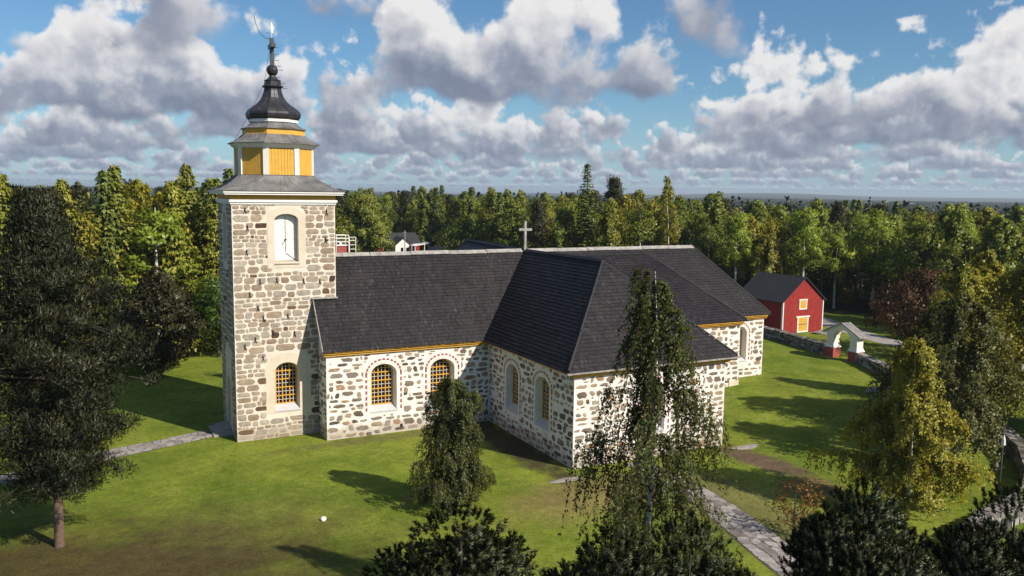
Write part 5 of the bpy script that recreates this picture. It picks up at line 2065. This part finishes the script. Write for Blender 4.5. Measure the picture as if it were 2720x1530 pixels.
plant('oak', clump_tree(117, 19.2, 5.6, 'leaf_broad', 'bark', 130, 130, 0.5, base=0.08, clr=0.22, flat=0.8), 42.0, 106.0, 'broad olive tree right of the tower behind the nave ridge', rz=0.2)
plant('oak', clump_tree(118, 12.5, 7.0, 'leaf_broad', 'bark', 100, 120, 0.5, base=0.08, clr=0.24, flat=0.8), 67.0, 106.0, 'round bushy tree behind the transept ridge left of the cross', rz=1.2)
plant('spruce', spruce(119, 24.3, 4.6, 'leaf_spruce', 0.9, 0.5, 0.6), 70.0, 61.0, 'dark pointed spruce standing highest above the skyline', rz=0.2)
plant('pine', scots_pine(120, 22.4, 3.2, 'leaf_pine', 60, 90, base=0.6, ls=0.42, clr=0.3), 80.0, 66.5, 'round-topped pine right of the highest spruce', rz=0.2)
plant('birch', birch(121, 22.0, 2.6, 'leaf_birch', nb=44, st=9, lps=18, ls=0.3, droop=2.6, base=0.1), 82.0, 52.5, 'slender tall birch poking above the skyline', rz=0.2)
fp1 = tuft_pine(122, 12.2, 2.5, 9, 'leaf_forepine', 4100, 38, hz_=3.0, nl=0.12)
fp2 = tuft_pine(123, 12.0, 2.4, 9, 'leaf_forepine', 4100, 38, hz_=2.6, nl=0.12)
plant('pine', fp1, -0.4, -45.0, 'dark bushy pine top at the bottom before the small birch', rz=0.0, scale=0.87, sxy=1.3, group='dark pine tops along the lower edge')
plant('pine', fp2, 1.9, -49.6, 'dark bushy pine top at the bottom below the tall birch', rz=1.1, scale=0.94, sxy=0.95, group='dark pine tops along the lower edge')
plant('pine', fp1, 4.1, -49.8, 'dark bushy pine top left of the flagstone path', rz=2.1, scale=0.925, sxy=0.95, group='dark pine tops along the lower edge')
plant('pine', fp2, 10.0, -50.4, 'dark bushy pine top right of the flagstone path', rz=3.9, scale=0.962, sxy=0.95, group='dark pine tops along the lower edge')
plant('pine', fp1, 12.9, -52.9, 'dark bushy pine top in the lower right corner', rz=5.0, scale=0.97, sxy=0.9, group='dark pine tops along the lower edge')
plant('shrub', clump_tree(124, 3.6, 1.6, 'leaf_orange', 'bark', 34, 26, 0.16, base=0.15, clr=0.3, thin=0.7), 26.4, -32.3, 'straggly shrub with yellow and rust leaves beside the path', 'shrub', rz=0.3)
plant('shrub', clump_tree(125, 2.6, 1.3, 'leaf_orange', 'bark', 24, 26, 0.15, base=0.12, clr=0.3, thin=0.7), 29.6, -34.4, 'small rusty shrub left of the yellow-green birch', 'shrub', rz=1.3)

# --- the forest: a stock of kinds, each planted many times
STOCK = {
    'birch': [birch(201, 20, 4.2, 'leaf_birch', nb=44, st=10, lps=18, ls=0.46, droop=2.8), birch(202, 20, 3.8, 'leaf_birch', nb=44, st=10, lps=18, ls=0.46, droop=3.0), birch(203, 19, 4.6, 'leaf_birch', nb=44, st=10, lps=18, ls=0.48, droop=2.4), birch(211, 18, 4.6, 'leaf_birch', nb=36, st=12, lps=18, ls=0.44, droop=3.4, asym=0.6), clump_tree(212, 18, 4.2, 'leaf_birch', 'bark_birch', 70, 70, 0.44, base=0.12, clr=0.26, flat=1.1, rgh=0.4)],
    'spruce': [spruce(204, 21, 3.4, 'leaf_spruce', 1.0, 0.6, 0.8), spruce(205, 20, 3.0, 'leaf_spruce', 1.0, 0.6, 0.7), spruce(213, 21, 4.2, 'leaf_spruce', 0.9, 0.6, 1.2)],
    'pine': [scots_pine(206, 20, 3.6, 'leaf_pine', 60, 60, base=0.5, ls=0.5, clr=0.3), scots_pine(207, 20, 3.2, 'leaf_pine', 55, 60, base=0.55, ls=0.5, clr=0.32)],
    'aspen': [clump_tree(208, 20, 3.4, 'leaf_aspen', 'bark_birch', 60, 60, 0.5, base=0.3, clr=0.3, flat=0.9), clump_tree(209, 19, 3.8, 'leaf_broad', 'bark', 70, 60, 0.5, base=0.15, clr=0.28, flat=0.9), clump_tree(214, 16, 4.8, 'leaf_broad', 'bark', 80, 70, 0.46, base=0.1, clr=0.24, flat=0.8, rgh=0.45)],
}
frng = random.Random(31)
ZONES = [(-40, -22, 'far left'), (-22, -13, 'left of the tower'), (-13, -4, 'right of the tower'), (-4, 2, 'behind the roof cross'), (2, 9, 'under the highest spruce'), (9, 15, 'above the chancel'), (15, 21, 'behind the red barn'), (21, 27, 'behind the aspens'), (27, 40, 'far right')]


def front(off):
    """distance at which the forest begins, by bearing from the drone"""
    return float(np.interp(off, [-40, -24, -16, -11, -4.5, -2, 5, 12, 16, 19, 23, 27, 34, 40], [96, 104, 118, 205, 246, 176, 150, 146, 140, 140, 165, 128, 108, 100]))


KEEP_OUT = [(65, 147, 15), (73, 140, 7), (76.4, 19.5, 9), (42, 106, 8), (67, 106, 8), (56, 118, 9), (53, 108, 8), (70, 61, 4), (80, 66.5, 3), (82, 52.5, 3), (105.6, 28, 3.5), (109, 23.5, 3.5), (104, 20.5, 3), (100, 31, 3), (113.5, 19, 3.5), (77.5, -2.5, 7), (66, 128, 10), (68, 136, 10), (57, 127, 8)]
spots = []
row = 0
dd_ = 0.0
while dd_ < 105 and len(spots) < 560:
    stp = 5.0 + dd_ * 0.05
    off = -36.0 + frng.uniform(0, 2)
    while off < 37:
        D = front(off) + dd_ + frng.uniform(-0.45, 0.45) * stp
        a_ = YAW + R(off)
        x, y = CAM.x + math.sin(a_) * D, CAM.y + math.cos(a_) * D
        ok = all((x - kx) ** 2 + (y - ky) ** 2 > kr * kr for kx, ky, kr in KEEP_OUT) and not (78 < x < 92 and -34 < y < 30)
        if ok:
            spots.append((off, D, x, y, row))
        off += math.degrees(stp * frng.uniform(0.75, 1.2) / D)
    dd_ += stp * 0.95
    row += 1
spots = spots[:520]
spots.sort()
rows_ = ['in forest row %s' % q for q in ('one', 'two', 'three', 'four', 'five', 'six', 'seven', 'eight', 'nine', 'ten', 'eleven', 'twelve', 'thirteen', 'fourteen', 'fifteen', 'sixteen', 'seventeen', 'eighteen', 'nineteen', 'twenty')]
ORD = ['first', 'second', 'third', 'fourth', 'fifth', 'sixth', 'seventh', 'eighth', 'ninth', 'tenth', 'eleventh', 'twelfth', 'thirteenth', 'fourteenth', 'fifteenth', 'sixteenth', 'seventeenth', 'eighteenth', 'nineteenth', 'twentieth'] + ['farther'] * 40
count = {}
KW = {'birch': 'hanging birch', 'spruce': 'dark spruce', 'pine': 'forest pine', 'aspen': 'leafy tree'}
for off, D, x, y, row in spots:
    kinds = ['birch'] * 7 + ['spruce'] * 1 + ['pine'] * 2 + ['aspen'] * 3
    if off < -12:
        kinds = ['birch'] * 4 + ['spruce'] * 3 + ['pine'] * 1 + ['aspen'] * 2
    elif off > 14:
        kinds = ['birch'] * 5 + ['spruce'] * 1 + ['pine'] * 1 + ['aspen'] * 5
    k = frng.choice(kinds)
    zone = next(z for a, c, z in ZONES if a <= off < c)
    key = (k, zone, rows_[row])
    count[key] = count.get(key, 0) + 1
    nn = count[key]
    me = frng.choice(STOCK[k])
    sc = frng.uniform(0.74, 1.02) * (1.03 if off < -12 else 1.0) * (0.90 if 14 < off < 40 else 1.0)
    plant(k, me, x, y, f'{ORD[nn - 1]} {KW[k]} from left {rows_[row]} {zone}', scale=sc, rz=frng.uniform(0, 6.28), sxy=frng.uniform(0.9, 1.2), group='forest trees around the churchyard')

# --- undergrowth at the forest edge and the woods rolling to the horizon
nrg = np.random.default_rng(5)


def blobs(P, r, h, seed):
    """low spiky domes, 16 faces each, joined"""
    rg = np.random.default_rng(seed)
    n = len(P)
    k = 6
    a = rg.uniform(0, 6.28, (n, 1)) + np.arange(k) * 2 * np.pi / k
    def ring(f, zf):
        rr = r[:, None] * f * rg.uniform(0.75, 1.2, (n, k))
        return np.stack([P[:, 0:1] + np.cos(a) * rr, P[:, 1:2] + np.sin(a) * rr, P[:, 2:3] + h[:, None] * (zf + rg.uniform(-.06, .06, (n, k)))], -1)
    r0_, r1_ = ring(0.9, 0.25), ring(0.80, 0.78)
    top = P + np.stack([rg.normal(0, .1, n) * r, rg.normal(0, .1, n) * r, h], -1)
    T = []
    for i in range(k):
        j = (i + 1) % k
        T += [np.stack([r0_[:, i], r0_[:, j], r1_[:, j]], 1), np.stack([r0_[:, i], r1_[:, j], r1_[:, i]], 1), np.stack([r1_[:, i], r1_[:, j], top], 1)]
    V = np.concatenate(T, 1).reshape(-1, 3)
    tone = np.repeat(rg.uniform(0.1, 0.9, n), len(T))
    return V, tone


def sector(n, d0, d1, a0=-48, a1=48):
    D = np.sqrt(nrg.uniform(d0 ** 2, d1 ** 2, n))
    A = YAW + np.radians(nrg.uniform(a0, a1, n))
    x, y = CAM.x + np.sin(A) * D, CAM.y + np.cos(A) * D
    return np.stack([x, y, gz(x, y)], 1)


def tufts_of_trees(P, r, h, seed, m=48):
    """each far tree a loose cone or egg of leaf cards"""
    rg = np.random.default_rng(seed)
    n = len(P)
    t = rg.uniform(0.12, 1.0, (n, m))
    a = rg.uniform(0, 6.28, (n, m))
    pt = rg.uniform(0.5, 1.1, (n, 1))
    rad = r[:, None] * (1.02 - t) ** pt * rg.uniform(0.65, 1.0, (n, m)) + 0.1
    pp = np.stack([P[:, 0:1] + np.cos(a) * rad, P[:, 1:2] + np.sin(a) * rad, P[:, 2:3] + h[:, None] * t], -1).reshape(-1, 3)
    out = np.stack([np.cos(a), np.sin(a), np.full_like(a, 0.5)], -1).reshape(-1, 3)
    k = len(pp)
    V = cards(pp, out * 0.3 + rg.normal(0, 0.5, out.shape) + [0, 0, 0.5], out + rg.normal(0, 0.5, out.shape), rg.uniform(0.8, 1.6, k), rg.uniform(0.6, 1.1, k), out)
    tone = np.clip(np.repeat(rg.uniform(0.1, 0.9, n), m) + rg.normal(0, 0.12, k), 0, 1)
    return V, tone, out + rg.normal(0, 0.3, out.shape)


Pn = sector(4600, 255, 680)
V, tone, nr_ = tufts_of_trees(Pn, nrg.uniform(1.8, 3.6, len(Pn)), nrg.uniform(12, 18.8, len(Pn)), 8)
o = bpy.data.objects.new('distant_forest', np_mesh('distant_forest', V, 4, M['canopy'], tone=tone, nrm=nr_))
COL.objects.link(o)
tag(o, 'dense mixed forest stretching beyond the churchyard trees', 'forest', kind='stuff')
Pn = np.concatenate([sector(6500, 660, 1500), sector(4500, 1500, 4500)])
dist_ = np.hypot(Pn[:, 0] - CAM.x, Pn[:, 1] - CAM.y)
rr = np.where(dist_ < 1500, nrg.uniform(4, 8, len(Pn)), nrg.uniform(12, 28, len(Pn)))
V, tone = blobs(Pn, rr, nrg.uniform(9, 16, len(Pn)), 9)
o = bpy.data.objects.new('far_woods', np_mesh('far_woods', V, 3, M['canopy'], tone=tone * 0.7))
COL.objects.link(o)
tag(o, 'hazy dark forest rolling to the horizon', 'forest', kind='stuff')

ub = []
for i in range(900):
    off = nrg.uniform(-36, 37)
    D = front(off) + nrg.uniform(-3, 16)
    a_ = YAW + R(off)
    x, y = CAM.x + math.sin(a_) * D, CAM.y + math.cos(a_) * D
    if all((x - kx) ** 2 + (y - ky) ** 2 > (kr * .8) ** 2 for kx, ky, kr in KEEP_OUT[:3]) and not (79 < x < 91 and -34 < y < 30):
        ub.append((x, y, gzf(x, y)))
ub = np.array(ub)
m = 70
cen = np.repeat(ub, m, 0)
v = unit(nrg.normal(0, 1, cen.shape))
v[:, 2] = np.abs(v[:, 2])
rad = np.repeat(nrg.uniform(0.8, 1.9, len(ub)), m)[:, None]
pp = cen + v * rad * nrg.uniform(0.6, 1.0, (len(cen), 1)) * [1, 1, 1.25]
V = cards(pp, v * .5 + nrg.normal(0, .6, v.shape) + [0, 0, .5], v + nrg.normal(0, .5, v.shape), nrg.uniform(.3, .55, len(pp)), nrg.uniform(.2, .35, len(pp)))
o = bpy.data.objects.new('undergrowth', np_mesh('undergrowth', V, 4, M['leaf_broad'], tone=np.clip(nrg.normal(.45, .2, len(pp)), 0, 1)))
COL.objects.link(o)
tag(o, 'low leafy undergrowth along the forest edge', 'undergrowth', kind='stuff')



# ------------------------------------------------------------------ air
hb = MB()
hb.box(-9000, 9000, -2000, 16000, -45.0, 70.0)
hm = bpy.data.materials.new('thin pale air')
hm.use_nodes = True
nb_ = NB(hm.node_tree)
nb_.n.clear()
ho = nb_.n.new('ShaderNodeOutputMaterial')
pv = nb_.n.new('ShaderNodeVolumePrincipled')
pv.inputs['Color'].default_value = (0.75, 0.86, 1.0, 1)
pv.inputs['Density'].default_value = 0.00012
pv.inputs['Anisotropy'].default_value = 0.2
nb_.l.new(pv.outputs[0], ho.inputs['Volume'])
haze = hb.build('haze', hm, None)
tag(haze, kind='stuff')
